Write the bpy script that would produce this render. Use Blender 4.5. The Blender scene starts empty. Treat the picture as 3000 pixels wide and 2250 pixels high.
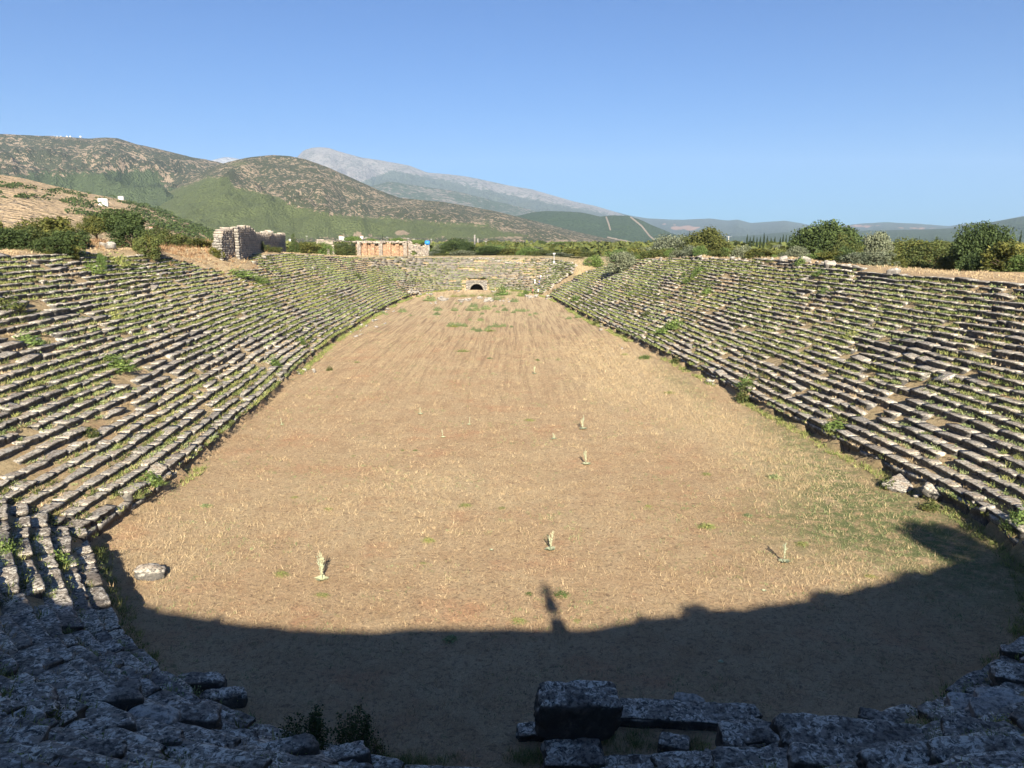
import bpy, bmesh, math, random
import numpy as np
from mathutils import Vector, Matrix
SC = bpy.context.scene
COL = SC.collection
rad = math.radians

# ------------------------------------------------------------------ camera, sky, sun, exposure
CAMZ = 15.0
F = 2341.0; YH = 705.0
PITCH = math.atan((1125 - YH) / F)
cam_d = bpy.data.cameras.new('camera'); cam = bpy.data.objects.new('camera', cam_d); COL.objects.link(cam)
cam_d.sensor_width = 36; cam_d.lens = F / 3000 * 36
cam_d.clip_start = 0.1; cam_d.clip_end = 60000
cam.location = (0, 0, CAMZ); cam.rotation_euler = (math.pi / 2 - PITCH, 0, 0)
SC.camera = cam
SUN_EL = 25.5; SUN_AZ = -5.6      # azimuth the light travels towards, measured from +Y to +X
world = bpy.data.worlds.new("World"); SC.world = world; world.use_nodes = True
wn = world.node_tree.nodes; wl = world.node_tree.links
sky = wn.new('ShaderNodeTexSky'); sky.sky_type = 'NISHITA'; sky.sun_disc = False
sky.sun_elevation = rad(SUN_EL); sky.sun_rotation = rad(180 + SUN_AZ)
sky.altitude = 500; sky.air_density = 1.0; sky.dust_density = 0.35; sky.ozone_density = 3.0
wn['Background'].inputs['Strength'].default_value = 0.05
skm = wn.new('ShaderNodeMix'); skm.data_type = 'RGBA'; skm.blend_type = 'MULTIPLY'; skm.inputs[0].default_value = 1; skm.inputs[7].default_value = (.205, .425, .71, 1)   # clear deep-blue summer air
wl.new(sky.outputs[0], skm.inputs[6]); wl.new(skm.outputs[2], wn['Background'].inputs['Color'])
sun_d = bpy.data.lights.new('sun', 'SUN'); sun = bpy.data.objects.new('sun', sun_d); COL.objects.link(sun)
sun_d.energy = 5.0; sun_d.angle = rad(0.5); sun_d.color = (1.0, 0.915, 0.76)
ld = Vector((math.sin(rad(SUN_AZ)) * math.cos(rad(SUN_EL)), math.cos(rad(SUN_AZ)) * math.cos(rad(SUN_EL)), -math.sin(rad(SUN_EL))))
sun.rotation_euler = ld.to_track_quat('-Z', 'Y').to_euler()
SC.view_settings.view_transform = 'Standard'; SC.view_settings.look = 'None'
SC.view_settings.exposure = 1.62; SC.view_settings.gamma = 1.0
SC.cycles.max_bounces = 5; SC.cycles.diffuse_bounces = 2; SC.cycles.glossy_bounces = 1
SC.cycles.transmission_bounces = 2; SC.cycles.transparent_max_bounces = 8; SC.cycles.volume_bounces = 0
SC.cycles.use_denoising = True

rng = np.random.default_rng(7)

# ------------------------------------------------------------------ helpers
def hsh(ix, iy, iz, seed=0):
    h = (ix * 374761393 + iy * 668265263 + iz * 2147483647 + seed * 974634777) & 0xffffffff
    h = ((h ^ (h >> 13)) * 1274126177) & 0xffffffff
    h = ((h ^ (h >> 16)) * 2246822519) & 0xffffffff
    return ((h ^ (h >> 15)) & 0xffffff) / float(0xffffff)
def vnoise(x, y, z=None, seed=0):
    x = np.asarray(x, float); y = np.asarray(y, float)
    z = np.zeros_like(x) if z is None else np.asarray(z, float)
    xi = np.floor(x).astype(np.int64); yi = np.floor(y).astype(np.int64); zi = np.floor(z).astype(np.int64)
    fx = x - xi; fy = y - yi; fz = z - zi
    fx = fx * fx * (3 - 2 * fx); fy = fy * fy * (3 - 2 * fy); fz = fz * fz * (3 - 2 * fz)
    r = 0
    for a in (0, 1):
        wx = fx if a else 1 - fx
        for b in (0, 1):
            wy = fy if b else 1 - fy
            for c in (0, 1):
                wz = fz if c else 1 - fz
                r = r + wx * wy * wz * hsh(xi + a, yi + b, zi + c, seed)
    return r * 2 - 1
def fbm(x, y, z=None, o=4, seed=0, g=0.5):
    r = 0; a = 1; f = 1; t = 0
    for i in range(o):
        r = r + a * vnoise(np.asarray(x) * f + 17.3 * i, np.asarray(y) * f - 9.1 * i, None if z is None else np.asarray(z) * f + 3.7 * i, seed + i)
        t += a; a *= g; f *= 2.03
    return r / t
def sstep(a, b, x):
    t = np.clip((np.asarray(x, float) - a) / (b - a), 0, 1)
    return t * t * (3 - 2 * t)
def ray(px, py):
    u = (px - 1500) / F; v = -(py - 1125) / F
    return np.array([u, math.cos(PITCH) + v * math.sin(PITCH), -math.sin(PITCH) + v * math.cos(PITCH)])
def at(px, py, Y):
    """point in the world at forward distance Y seen at a pixel of the 3000 px photograph"""
    r = ray(px, py); t = Y / r[1]
    return np.array([r[0] * t, Y, CAMZ + r[2] * t])

def make_mesh(name, verts, polys, mat=None, parent=None, smooth=False, attrs=None, mats=None):
    """polys: list of arrays (n,k) of vertex indices; attrs: {name: per-vertex float array or Nx3}"""
    me = bpy.data.meshes.new(name)
    verts = np.asarray(verts, np.float32).reshape(-1, 3)
    polys = [np.asarray(p, np.int32) for p in (polys if isinstance(polys, list) else [polys]) if len(p)]
    me.vertices.add(len(verts)); me.vertices.foreach_set('co', verts.ravel())
    nl = sum(p.size for p in polys); npoly = sum(len(p) for p in polys)
    me.loops.add(nl); me.polygons.add(npoly)
    me.loops.foreach_set('vertex_index', np.concatenate([p.ravel() for p in polys]))
    starts = []; s0 = 0
    for p in polys:
        starts.append(s0 + np.arange(len(p)) * p.shape[1]); s0 += p.size
    me.polygons.foreach_set('loop_start', np.concatenate(starts).astype(np.int32))
    if smooth: me.polygons.foreach_set('use_smooth', np.ones(npoly, bool))
    me.update(calc_edges=True); me.validate()
    for k, a in (attrs or {}).items():
        a = np.asarray(a, np.float32)
        if a.ndim == 1:
            at_ = me.attributes.new(k, 'FLOAT', 'POINT'); at_.data.foreach_set('value', a)
        else:
            at_ = me.attributes.new(k, 'FLOAT_COLOR', 'POINT')
            c = np.ones((len(a), 4), np.float32); c[:, :3] = a; at_.data.foreach_set('color', c.ravel())
    for m in (mats or ([mat] if mat else [])): me.materials.append(m)
    ob = bpy.data.objects.new(name, me); COL.objects.link(ob)
    if parent is not None: ob.parent = parent
    return ob
def tag(o, label=None, cat=None, group=None, kind=None):
    if label: o['label'] = label
    if cat: o['category'] = cat
    if group: o['group'] = group
    if kind: o['kind'] = kind
    return o
def empty(name, loc, label, cat, group=None, rz=0, sc=None):
    o = bpy.data.objects.new(name, None); COL.objects.link(o); o.location = [float(c) for c in loc]
    o.rotation_euler = (0, 0, rz); o.empty_display_size = .3
    if sc is not None: o.scale = sc
    return tag(o, label, cat, group)
def copy_tree(o, parent=None):
    c = o.copy(); COL.objects.link(c); c.parent = parent
    for ch in o.children: copy_tree(ch, c)
    return c
def put(root, loc, rz=0, sc=1.0, label=None, cat=None, group=None):
    root.location = [float(v) for v in loc]; root.rotation_euler = (0, 0, rz)
    root.scale = (sc, sc, sc) if np.isscalar(sc) else [float(v) for v in sc]
    if label: root['label'] = label
    if cat: root['category'] = cat
    if group: root['group'] = group
    return root

class MB:
    """collects quads and triangles"""
    def __init__(s): s.v = []; s.q = []; s.t = []; s.n = 0
    def add(s, v, q=None, t=None):
        s.v.append(np.asarray(v, float).reshape(-1, 3))
        if q is not None and len(q): s.q.append(np.asarray(q) + s.n)
        if t is not None and len(t): s.t.append(np.asarray(t) + s.n)
        s.n += len(s.v[-1])
    def box(s, c, d, rz=0, jit=0, M=None):
        v = np.array([[x, y, z] for z in (-.5, .5) for y in (-.5, .5) for x in (-.5, .5)]) * np.asarray(d)
        if jit: v += rng.uniform(-jit, jit, v.shape)
        cz, sz = math.cos(rz), math.sin(rz)
        v = v @ np.array([[cz, sz, 0], [-sz, cz, 0], [0, 0, 1]])
        if M is not None: v = v @ M
        s.add(v + np.asarray(c), [[0, 2, 3, 1], [4, 5, 7, 6], [0, 1, 5, 4], [2, 6, 7, 3], [0, 4, 6, 2], [1, 3, 7, 5]])
    def tube(s, pts, r, n=8, cap=True):
        pts = np.asarray(pts, float); r = np.broadcast_to(r, len(pts)); rings = []
        for i, p in enumerate(pts):
            t = pts[min(i + 1, len(pts) - 1)] - pts[max(i - 1, 0)]; t = t / (np.linalg.norm(t) + 1e-9)
            a = np.cross(t, [0.13, 0.97, 0.2]); a /= np.linalg.norm(a) + 1e-9; b = np.cross(t, a)
            th = np.arange(n) / n * 2 * math.pi
            rings.append(p + r[i] * (np.cos(th)[:, None] * a + np.sin(th)[:, None] * b))
        q = []
        for i in range(len(pts) - 1):
            for j in range(n):
                q.append([i * n + j, i * n + (j + 1) % n, (i + 1) * n + (j + 1) % n, (i + 1) * n + j])
        v = np.concatenate(rings + [pts[:1], pts[-1:]]); t = []
        if cap:
            L = len(pts)
            for j in range(n):
                t.append([L * n, (j + 1) % n, j]); t.append([L * n + 1, (L - 1) * n + j, (L - 1) * n + (j + 1) % n])
        s.add(v, q, t)
    def build(s, name, mat, parent=None, smooth=False, attrs=None):
        v = np.concatenate(s.v); p = []
        if s.q: p.append(np.concatenate(s.q))
        if s.t: p.append(np.concatenate(s.t))
        return make_mesh(name, v, p, mat, parent, smooth, attrs)

# ------------------------------------------------------------------ materials
class NT:
    def __init__(s, name):
        s.m = bpy.data.materials.new(name); s.m.use_nodes = True; s.t = s.m.node_tree; s.n = s.t.nodes
        s.b = s.n['Principled BSDF']; s.b.inputs['Specular IOR Level'].default_value = 0.2
        s.b.inputs['Roughness'].default_value = 0.9
        s.geo = s.n.new('ShaderNodeNewGeometry').outputs['Position']
    def L(s, a, b): s.t.links.new(a, b)
    def map(s, scale, src=None, off=(0, 0, 0)):
        m = s.n.new('ShaderNodeMapping'); m.inputs['Scale'].default_value = scale; m.inputs['Location'].default_value = off
        s.L(src or s.geo, m.inputs[0]); return m.outputs[0]
    def noise(s, scale, detail=4, rough=.55, src=None, dist=0):
        t = s.n.new('ShaderNodeTexNoise'); t.inputs['Scale'].default_value = scale; t.inputs['Detail'].default_value = detail
        t.inputs['Roughness'].default_value = rough; t.inputs['Distortion'].default_value = dist
        s.L(src or s.geo, t.inputs['Vector']); return t.outputs['Fac']
    def voro(s, scale, src=None, feat='F1', out='Distance'):
        t = s.n.new('ShaderNodeTexVoronoi'); t.inputs['Scale'].default_value = scale; t.feature = feat
        s.L(src or s.geo, t.inputs['Vector']); return t.outputs[out]
    def ramp(s, fac, *st):
        r = s.n.new('ShaderNodeValToRGB'); e = r.color_ramp.elements
        while len(e) < len(st): e.new(0.5)
        for i, (p, c) in enumerate(st):
            e[i].position = p; e[i].color = (c, c, c, 1) if np.isscalar(c) else (*c, 1)
        s.L(fac, r.inputs[0]); return r.outputs[0]
    def mix(s, fac, a, b, mode='MIX'):
        m = s.n.new('ShaderNodeMix'); m.data_type = 'RGBA'; m.blend_type = mode
        for i, v in ((0, fac), (6, a), (7, b)):
            if hasattr(v, 'links'): s.L(v, m.inputs[i])
            elif i == 0: m.inputs[0].default_value = v
            else: m.inputs[i].default_value = (v, v, v, 1) if np.isscalar(v) else (*v, 1)
        return m.outputs[2]
    def math(s, op, a, b=0.0, c=None, clamp=False):
        m = s.n.new('ShaderNodeMath'); m.operation = op; m.use_clamp = clamp
        for i, v in enumerate((a, b) if c is None else (a, b, c)):
            if hasattr(v, 'links'): s.L(v, m.inputs[i])
            else: m.inputs[i].default_value = v
        return m.outputs[0]
    def attr(s, name, out='Fac'):
        a = s.n.new('ShaderNodeAttribute'); a.attribute_name = name; return a.outputs[out]
    def sep(s, c):
        a = s.n.new('ShaderNodeSeparateXYZ'); s.L(c, a.inputs[0]); return a.outputs
    def bump(s, h, strength, dist=0.05):
        b = s.n.new('ShaderNodeBump'); b.inputs['Strength'].default_value = strength; b.inputs['Distance'].default_value = dist
        s.L(h, b.inputs['Height']); s.L(b.outputs[0], s.b.inputs['Normal'])
    def out(s, col, rough=None):
        if hasattr(col, 'links'): s.L(col, s.b.inputs['Base Color'])
        else: s.b.inputs['Base Color'].default_value = (*col, 1)
        if rough is not None: s.b.inputs['Roughness'].default_value = rough
        return s.m

def mat_stone(name, light=(.54, .50, .43), mid=(.38, .345, .295), dark=(.075, .072, .07), lichen=(.42, .42, .40), soil=(.24, .155, .10), lich=.6, soilamt=.42, obj=False):
    n = NT(name)
    if obj:
        tc = n.n.new('ShaderNodeTexCoord'); n.geo = tc.outputs['Object']
    t = n.attr('tint')
    big = n.noise(.9, 5, .6); fine = n.noise(7, 6, .65); vf = n.noise(26, 4, .7)
    c = n.mix(n.ramp(big, (.35, 0.), (.68, 1.)), mid, light)
    c = n.mix(n.ramp(fine, (.40, 1.), (.56, 0.)), c, dark)
    g = n.n.new('ShaderNodeNewGeometry'); nz = n.sep(g.outputs['Normal'])[2]
    lf = n.math('MULTIPLY', n.ramp(n.noise(5.5, 8, .72, dist=1.2), (.51, 0.), (.55, 1.)), n.ramp(n.math('ADD', n.noise(.9, 5, .7), n.math('MULTIPLY', nz, .13)), (.54, 0.03), (.64, 1.)))
    c = n.mix(n.math('MULTIPLY', lf, lich), c, lichen)
    up = n.math('MULTIPLY', n.ramp(nz, (.6, 0.), (.95, 1.)), n.ramp(n.noise(2.2, 5, .6), (.42, 0.), (.62, soilamt)))
    c = n.mix(up, c, soil)
    # vertical faces darkened: riser shade put into the colour along with black weathering
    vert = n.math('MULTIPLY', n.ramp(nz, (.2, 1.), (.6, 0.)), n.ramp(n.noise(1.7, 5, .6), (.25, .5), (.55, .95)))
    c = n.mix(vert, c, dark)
    c = n.mix(1.0, c, n.ramp(t, (0., (.72, .72, .74)), (.5, (1., .99, .97)), (1., (1.22, 1.17, 1.08))), 'MULTIPLY')
    c = n.mix(.5, c, n.ramp(vf, (.3, .55), (.7, 1.3)), 'MULTIPLY')
    n.bump(n.math('ADD', n.math('MULTIPLY', fine, 1.0), n.math('MULTIPLY', vf, .35)), .6, .035)
    return n.out(c, .92)
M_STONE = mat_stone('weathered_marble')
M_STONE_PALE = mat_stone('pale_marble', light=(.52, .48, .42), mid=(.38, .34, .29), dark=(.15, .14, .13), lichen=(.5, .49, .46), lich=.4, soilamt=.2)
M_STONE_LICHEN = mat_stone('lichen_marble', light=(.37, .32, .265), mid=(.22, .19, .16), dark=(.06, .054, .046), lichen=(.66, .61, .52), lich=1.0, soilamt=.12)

def mat_leaf(name, a, b, c3=None, trans=.25, sc=1.2):
    n = NT(name); t = n.attr('tint')
    oi = n.n.new('ShaderNodeObjectInfo').outputs['Random']
    col = n.mix(t, a, b)
    if c3: col = n.mix(n.ramp(n.noise(sc, 3, .5), (.5, 0.), (.64, .8)), col, c3)
    col = n.mix(1.0, col, n.ramp(oi, (0., (.78, .80, .80)), (1., (1.2, 1.15, 1.05))), 'MULTIPLY')
    tr = n.n.new('ShaderNodeBsdfTranslucent'); n.L(col, tr.inputs[0]); n.L(col, n.b.inputs['Base Color'])
    mx = n.n.new('ShaderNodeMixShader'); mx.inputs[0].default_value = trans
    n.L(n.b.outputs[0], mx.inputs[1]); n.L(tr.outputs[0], mx.inputs[2])
    n.L(mx.outputs[0], n.n['Material Output'].inputs[0]); n.b.inputs['Roughness'].default_value = .7
    return n.m
ML_DARK = mat_leaf('leaf_dark_green', (.030, .050, .018), (.085, .12, .04))
ML_GREEN = mat_leaf('leaf_fresh_green', (.07, .12, .03), (.19, .26, .08))
ML_BUSH = mat_leaf('leaf_bush_green', (.045, .065, .022), (.12, .145, .045), (.14, .135, .04))
ML_YELLOW = mat_leaf('leaf_yellow_green', (.08, .095, .025), (.20, .19, .05), (.075, .095, .03))
ML_OLIVE = mat_leaf('leaf_olive_grey', (.10, .12, .075), (.26, .28, .19))
ML_CYP = mat_leaf('leaf_cypress', (.018, .034, .018), (.05, .075, .034))
ML_GREYG = mat_leaf('weed_grey_green', (.13, .18, .075), (.30, .35, .17), trans=.2)
ML_PALE = mat_leaf('mullein_pale', (.36, .40, .27), (.56, .58, .41), trans=.1)
ML_WEED = mat_leaf('weed_mixed', (.12, .17, .045), (.42, .42, .16), trans=.25)
ML_STRAW = mat_leaf('dry_straw', (.30, .215, .125), (.62, .49, .31), trans=.15)
ML_DRYB = mat_leaf('dry_brown_brush', (.15, .09, .05), (.33, .21, .12), trans=.15)

def mat_plain(name, col, rough=.8, metal=0, ns=6, amt=.25):
    n = NT(name); c = n.mix(amt, col, n.ramp(n.noise(ns, 4), (.3, tuple(.45 * v for v in col)), (.7, tuple(min(1, 1.3 * v) for v in col))))
    n.b.inputs['Metallic'].default_value = metal
    return n.out(c, rough)
M_BARK = mat_plain('bark', (.14, .10, .07), ns=12, amt=.6)
M_PALEWOOD = mat_plain('pale_bark', (.36, .31, .24), ns=12, amt=.5)

# ------------------------------------------------------------------ stadium outline (inner foot of the seats)
CP = np.array([(5, 19.2), (-1, 18.6), (-6, 20.1), (-10.0, 22.6), (-13.2, 25.6), (-16.4, 30.1), (-18.5, 33.4), (-20.45, 36.55), (-20.5, 36.65), (-20.5, 40.5), (-20.6, 45), (-21.0, 50), (-21.7, 58), (-23.2, 76),
               (-24.9, 94), (-26.4, 116), (-27.2, 146), (-27.6, 175), (-27.2, 203), (-25.6, 215), (-21.5, 225.5), (-15.5, 231.4), (-10, 233), (-4.2, 231.6),
               (2.2, 226.8), (7.6, 218), (10.4, 205), (12.3, 180), (14.3, 154), (17.0, 128), (19.4, 104), (21.3, 82), (22.6, 64), (23.7, 52), (24.4, 44), (24.2, 37.5), (22.3, 31.4), (18, 26), (11.8, 21.6)], float)
def crom(P, per=24):
    n = len(P); out = []
    for i in range(n):
        p0, p1, p2, p3 = P[(i - 1) % n], P[i], P[(i + 1) % n], P[(i + 2) % n]
        for t in np.arange(per) / per:
            out.append(.5 * ((2 * p1) + (-p0 + p2) * t + (2 * p0 - 5 * p1 + 4 * p2 - p3) * t * t + (-p0 + 3 * p1 - 3 * p2 + p3) * t ** 3))
    return np.array(out)
_c = crom(CP); _d = np.r_[0, np.cumsum(np.linalg.norm(np.diff(np.vstack([_c, _c[:1]]), axis=0), axis=1))]
PER = _d[-1]; NS = int(PER)          # about 1 m spacing
SS = np.arange(NS) * PER / NS
OX = np.interp(SS, _d, np.r_[_c[:, 0], _c[0, 0]]); OY = np.interp(SS, _d, np.r_[_c[:, 1], _c[0, 1]])
tx = np.roll(OX, -1) - np.roll(OX, 1); ty = np.roll(OY, -1) - np.roll(OY, 1)
for _ in range(6):
    tx = (np.roll(tx, 1) + tx * 2 + np.roll(tx, -1)) / 4; ty = (np.roll(ty, 1) + ty * 2 + np.roll(ty, -1)) / 4
_l = np.hypot(tx, ty); tx /= _l; ty /= _l
NX, NY = -ty, tx
# the left bank meets the curved near end at a mitred corner
CI = int(np.argmin(np.hypot(OX + 20.48, OY - 36.6))); S_COR = SS[CI]
_n1 = np.array([-1.0, 0.0]); _n2 = np.array([-.853, -.522]); _n2 /= np.linalg.norm(_n2); _tn = math.tan(math.acos(float(_n1 @ _n2)) / 2)
_ds = SS - S_COR
for _i in np.where((_ds >= 0) & (_ds < 9))[0]: _w = sstep(4, 9, _ds[_i]); NX[_i] = _n1[0] * (1 - _w) + NX[_i] * _w; NY[_i] = _n1[1] * (1 - _w) + NY[_i] * _w
for _i in np.where((_ds < 0) & (_ds > -7))[0]: _w = sstep(3, 7, -_ds[_i]); NX[_i] = _n2[0] * (1 - _w) + NX[_i] * _w; NY[_i] = _n2[1] * (1 - _w) + NY[_i] * _w
_l = np.hypot(NX, NY); NX /= _l; NY /= _l
_wm = np.where(_ds >= 0, sstep(34, 0, _ds), sstep(-16, 0, _ds)) * np.where(_ds >= 0, -1, 1) * _tn
MX = NX + NY * _wm; MY = NY - NX * _wm
def oi_(s, arr): return np.interp(np.mod(s, PER), np.r_[SS, PER], np.r_[arr, arr[0]])
def opos(s, off):
    return oi_(s, OX) + oi_(s, MX) * off, oi_(s, OY) + oi_(s, MY) * off
# arclength of landmarks
S_LEFT0 = S_COR + .5
farL = np.argmin(np.hypot(OX + 25.6, OY - 215)); S_FARL = SS[farL]
farC = np.argmin(np.hypot(OX + 10, OY - 233)); S_FARC = SS[farC]
farR = np.argmin(np.hypot(OX - 8.6, OY - 214)); S_FARR = SS[farR]
half = np.arange(NS) > NS // 2
S_RIGHT1 = SS[np.where(half)[0][np.argmin(np.abs(OY[half] - 36))]]
PX0 = float(oi_(S_FARC, OX))
RH, RD, ZP = .42, .72, 1.15            # riser, tread depth, podium height
# number of preserved rows by place
sN = []; vN = []
def yk(side, y):
    m = (np.arange(NS) < farC) if side == 'L' else (np.arange(NS) > farC)
    idx = np.where(m)[0]; return SS[idx[np.argmin(np.abs(OY[idx] - y))]]
for side, tab in (('L', [(22, 32.2), (24, 31.3), (27, 30.8), (31, 30.2), (36, 30), (60, 30), (96, 29.4), (108, 28), (115, 24), (121, 21.3), (137, 21.5), (141, 27), (165, 27), (190, 24.5), (210, 22.5), (228, 21.3)]),
                  ('R', [(230, 21), (222, 19), (216, 10), (212, 12), (204, 17), (190, 21), (176, 23.5), (150, 25), (120, 26), (100, 26.2), (84, 25.3), (66, 24.6), (50, 25), (40, 27), (32, 31), (26, 32), (23, 32.2)])):
    for y, n in tab: sN.append(yk(side, y)); vN.append(n)
_o = np.argsort(sN); sN = np.array(sN)[_o]; vN = np.array(vN)[_o]
def nrows(s):
    s = np.mod(s, PER)
    return np.interp(s, np.r_[sN[-1] - PER, sN, sN[0] + PER], np.r_[vN[-1], vN, vN[0]]) + .7 * fbm(s * .11, s * 0, o=3, seed=5)
def warp(s, off):
    """slow settlement of the bank: dz, doff"""
    return (1 - .85 * np.exp(-((np.mod(s, PER) - S_COR) / 26) ** 2)) * .22 * (1 - .7 * sstep(170, 220, oi_(s, OY))) * fbm(np.asarray(s) * .07, np.asarray(off) * .16, o=3, seed=11), .42 * fbm(np.asarray(s) * .06 + 40, np.asarray(off) * .11, o=3, seed=12)
def nearm(s): return sstep(33, 22, oi_(s, OY))
def nearest(x, y):
    x = np.asarray(x, float).ravel(); y = np.asarray(y, float).ravel()
    so = np.zeros(len(x)); oo = np.zeros(len(x))
    x2 = np.roll(OX, -1); y2 = np.roll(OY, -1); ex = x2 - OX; ey = y2 - OY; el = ex * ex + ey * ey
    for a in range(0, len(x), 20000):
        X = x[a:a + 20000, None]; Y = y[a:a + 20000, None]
        t = np.clip(((X - OX) * ex + (Y - OY) * ey) / el, 0, 1)
        dx = X - (OX + t * ex); dy = Y - (OY + t * ey); d = dx * dx + dy * dy
        j = np.argmin(d, 1); k = np.arange(len(j)); tt = t[k, j]
        so[a:a + 20000] = SS[j] + tt * PER / NS
        sg = np.sign(dx[k, j] * NX[j] + dy[k, j] * NY[j]); ov = np.sqrt(d[k, j]) * np.where(sg == 0, 1, sg)
        vx = X[:, 0] + 20.5; vy = Y[:, 0] - 36.6; mt = np.maximum(vx * _n1[0] + vy * _n1[1], vx * _n2[0] + vy * _n2[1]); fan = (np.abs(so[a:a + 20000] - S_COR) < 1.6) & (ov > 0)
        oo[a:a + 20000] = np.where(fan, np.maximum(mt, 0.05), ov)
    return so, oo
def plain_z(x, y):
    r = np.hypot(x, y - 100)
    z = 8.6 - 22 * sstep(250, 3200, r)
    left = sstep(-20, -60, x) * sstep(330, 180, y) * sstep(420, 200, r)
    z = z + left * 4.8
    z = z + 1.6 * fbm(np.asarray(x) * .018, np.asarray(y) * .018, o=3, seed=21) * sstep(3000, 200, r)
    return z
def surf(x, y, full=False):
    shp = np.shape(x); s, o = nearest(x, y); xf = np.asarray(x, float).ravel(); yf = np.asarray(y, float).ravel()
    N = nrows(s); onN = N * RD
    dz, _ = warp(s, o)
    arena = .05 * fbm(xf * .25, yf * .25, o=3, seed=3) + .42 * sstep(-3.0, 0.3, o) * (0.6 + .4 * vnoise(xf * .3, yf * .3, seed=8)) + .10 * sstep(100, 130, yf) * np.sin(xf * 3.3 + 0.35 * (yf - 120) * .07 + 2 * vnoise(xf * .1, yf * .02, seed=9)) * .5 * sstep(240, 150, yf)
    # heap of earth and path at the far-right corner and before the portal
    arena = arena + .7 * sstep(-9, -1, o) * sstep(214, 224, yf)
    nm = nearm(s)
    bank = ZP + (RH + .035 * nm) * np.clip(o, 0, None) / RD - .03 + dz + .05 * vnoise(xf * 1.3, yf * 1.3, seed=4)
    top = ZP + (RH + .035 * nm) * N + .05 + dz * .6
    gap = np.exp(-((s - (S_FARR)) / 7.5) ** 2)
    bank = bank - gap * .12 * np.clip(o, 0, 8)
    bank = np.where((np.abs(xf - PX0) < 2.45) & (yf > 225) & (o < 5.3) & (o > -.2), -.4, bank)
    back = top + (.25 + .9 * nm) * sstep(0, 2, o - onN) + .22 * fbm(xf * .35, yf * .35, o=3, seed=6)
    nearend = sstep(60, 30, yf)
    pl = plain_z(xf, yf)
    pl = pl * (1 - nearend * .0) + 0
    w = sstep(5, 55, o - onN)
    wr = sstep(1.2, 16, o - onN) * sstep(10, 22, xf) * sstep(84, 105, yf) * sstep(240, 225, yf); w = np.maximum(w, wr)
    lm = np.exp(-(((xf + 58) / 12) ** 2 + ((yf - 118) / 22) ** 2)) * 1.9
    outz = back * (1 - w) + pl * w + lm + 2.4 * np.exp(-((yf - 131) / 15) ** 2) * sstep(0, 4.5, o - onN) * sstep(34, 18, o - onN) * (xf < -20)
    z = np.where(o < 0.12, arena, np.where(o < onN, bank, outz))
    z = np.where((o >= onN) & (o < onN + .8), bank * (1 - (o - onN) / .8) + outz * (o - onN) / .8, z)
    z = z.reshape(shp)
    return (z, s.reshape(shp), o.reshape(shp)) if full else z
def hit(px, py, tmax=400, default=None):
    r = ray(px, py); t = np.concatenate([np.arange(4, 60, .35), np.arange(60, tmax, .8)])
    P = np.array([0, 0, CAMZ]) + t[:, None] * r
    z = surf(P[:, 0], P[:, 1]); below = np.where(P[:, 2] < z + .02)[0]
    if len(below) == 0: return default
    i = below[0]
    if i == 0: return P[0]
    a = P[i - 1, 2] - z[i - 1]; b = z[i] - P[i, 2]; w = a / (a + b + 1e-9)
    p = P[i - 1] * (1 - w) + P[i] * w; p[2] = surf(p[:1], p[1:2])[0]
    return p

# ------------------------------------------------------------------ ground sheet
def axis(dense0, dense1, step, far):
    a = list(np.arange(dense0, dense1 + .01, step)); st = step; x = a[-1]
    while x < far: st = min(st * 1.13, 2500); x += st; a.append(x)
    st = step; x = a[0]; lo = []
    while x > -far: st = min(st * 1.13, 2500); x -= st; lo.append(x)
    return np.array(lo[::-1] + a)
gx = axis(-56, 50, .5, 16000); gy = axis(-8, 258, .6, 20000)
GX, GY = np.meshgrid(gx, gy)
GZ, GS, GO = surf(GX, GY, True)
nxg = len(gx); nyg = len(gy)
ii, jj = np.meshgrid(np.arange(nxg - 1), np.arange(nyg - 1)); q0 = (jj * nxg + ii).ravel()
quads = np.stack([q0, q0 + 1, q0 + nxg + 1, q0 + nxg], 1)
gN = nrows(GS.ravel()).reshape(GS.shape)
m_arena = sstep(.3, -.3, GO); m_bank = (1 - m_arena) * sstep(.5, -.5, GO - gN * RD); m_out = 1 - m_arena - m_bank
rr = np.hypot(GX, GY)
def gauss(x, y, cx, cy, rx, ry, a=0):
    c, s_ = math.cos(a), math.sin(a); dx = (x - cx) * c + (y - cy) * s_; dy = -(x - cx) * s_ + (y - cy) * c
    return np.exp(-((dx / rx) ** 2 + (dy / ry) ** 2))
def green_arena(x, y):
    g = 1.1 * gauss(x, y, 20.5, 45, 3.6, 9.5, .12) + .9 * gauss(x, y, 17.2, 40, 4.5, 5, .3) + .7 * gauss(x, y, 21.5, 60, 2, 9) + .5 * gauss(x, y, 18, 85, 1.6, 12)
    g = g + .5 * gauss(x, y, 22, 33, 4, 5) + .8 * gauss(x, y, -6, 224, 9, 4)
    return np.clip(g, 0, 1.2)
def straw_arena(x, y):
    g = .9 * gauss(x, y, 13, 100, 5, 22) + .5 * gauss(x, y, -6, 45, 9, 8) + 1.0 * gauss(x, y, 17.5, 64, 4, 12, .1) + .8 * gauss(x, y, 18.5, 50, 3, 5) + .6 * gauss(x, y, -16.5, 37, 3, 5) + .7 * gauss(x, y, 12, 90, 5, 25) + .6 * sstep(110, 170, y) + .7 * gauss(x, y, 0, 200, 18, 22) + .5 * gauss(x, y, 15, 34, 5, 3)
    return np.clip(g, 0, 1)
cov = np.stack([m_arena * np.clip(straw_arena(GX, GY), 0, 1) + m_bank * .35 + m_out * .5,
                m_arena * green_arena(GX, GY) + m_bank * .25 + m_out * np.clip(sstep(60, 400, rr) * .9, 0, 1),
                m_bank + m_out * sstep(200, 50, rr)], -1)
n = NT('dry_ground'); cv = n.sep(n.attr('cover', 'Color')); ar = n.attr('arena')
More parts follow.
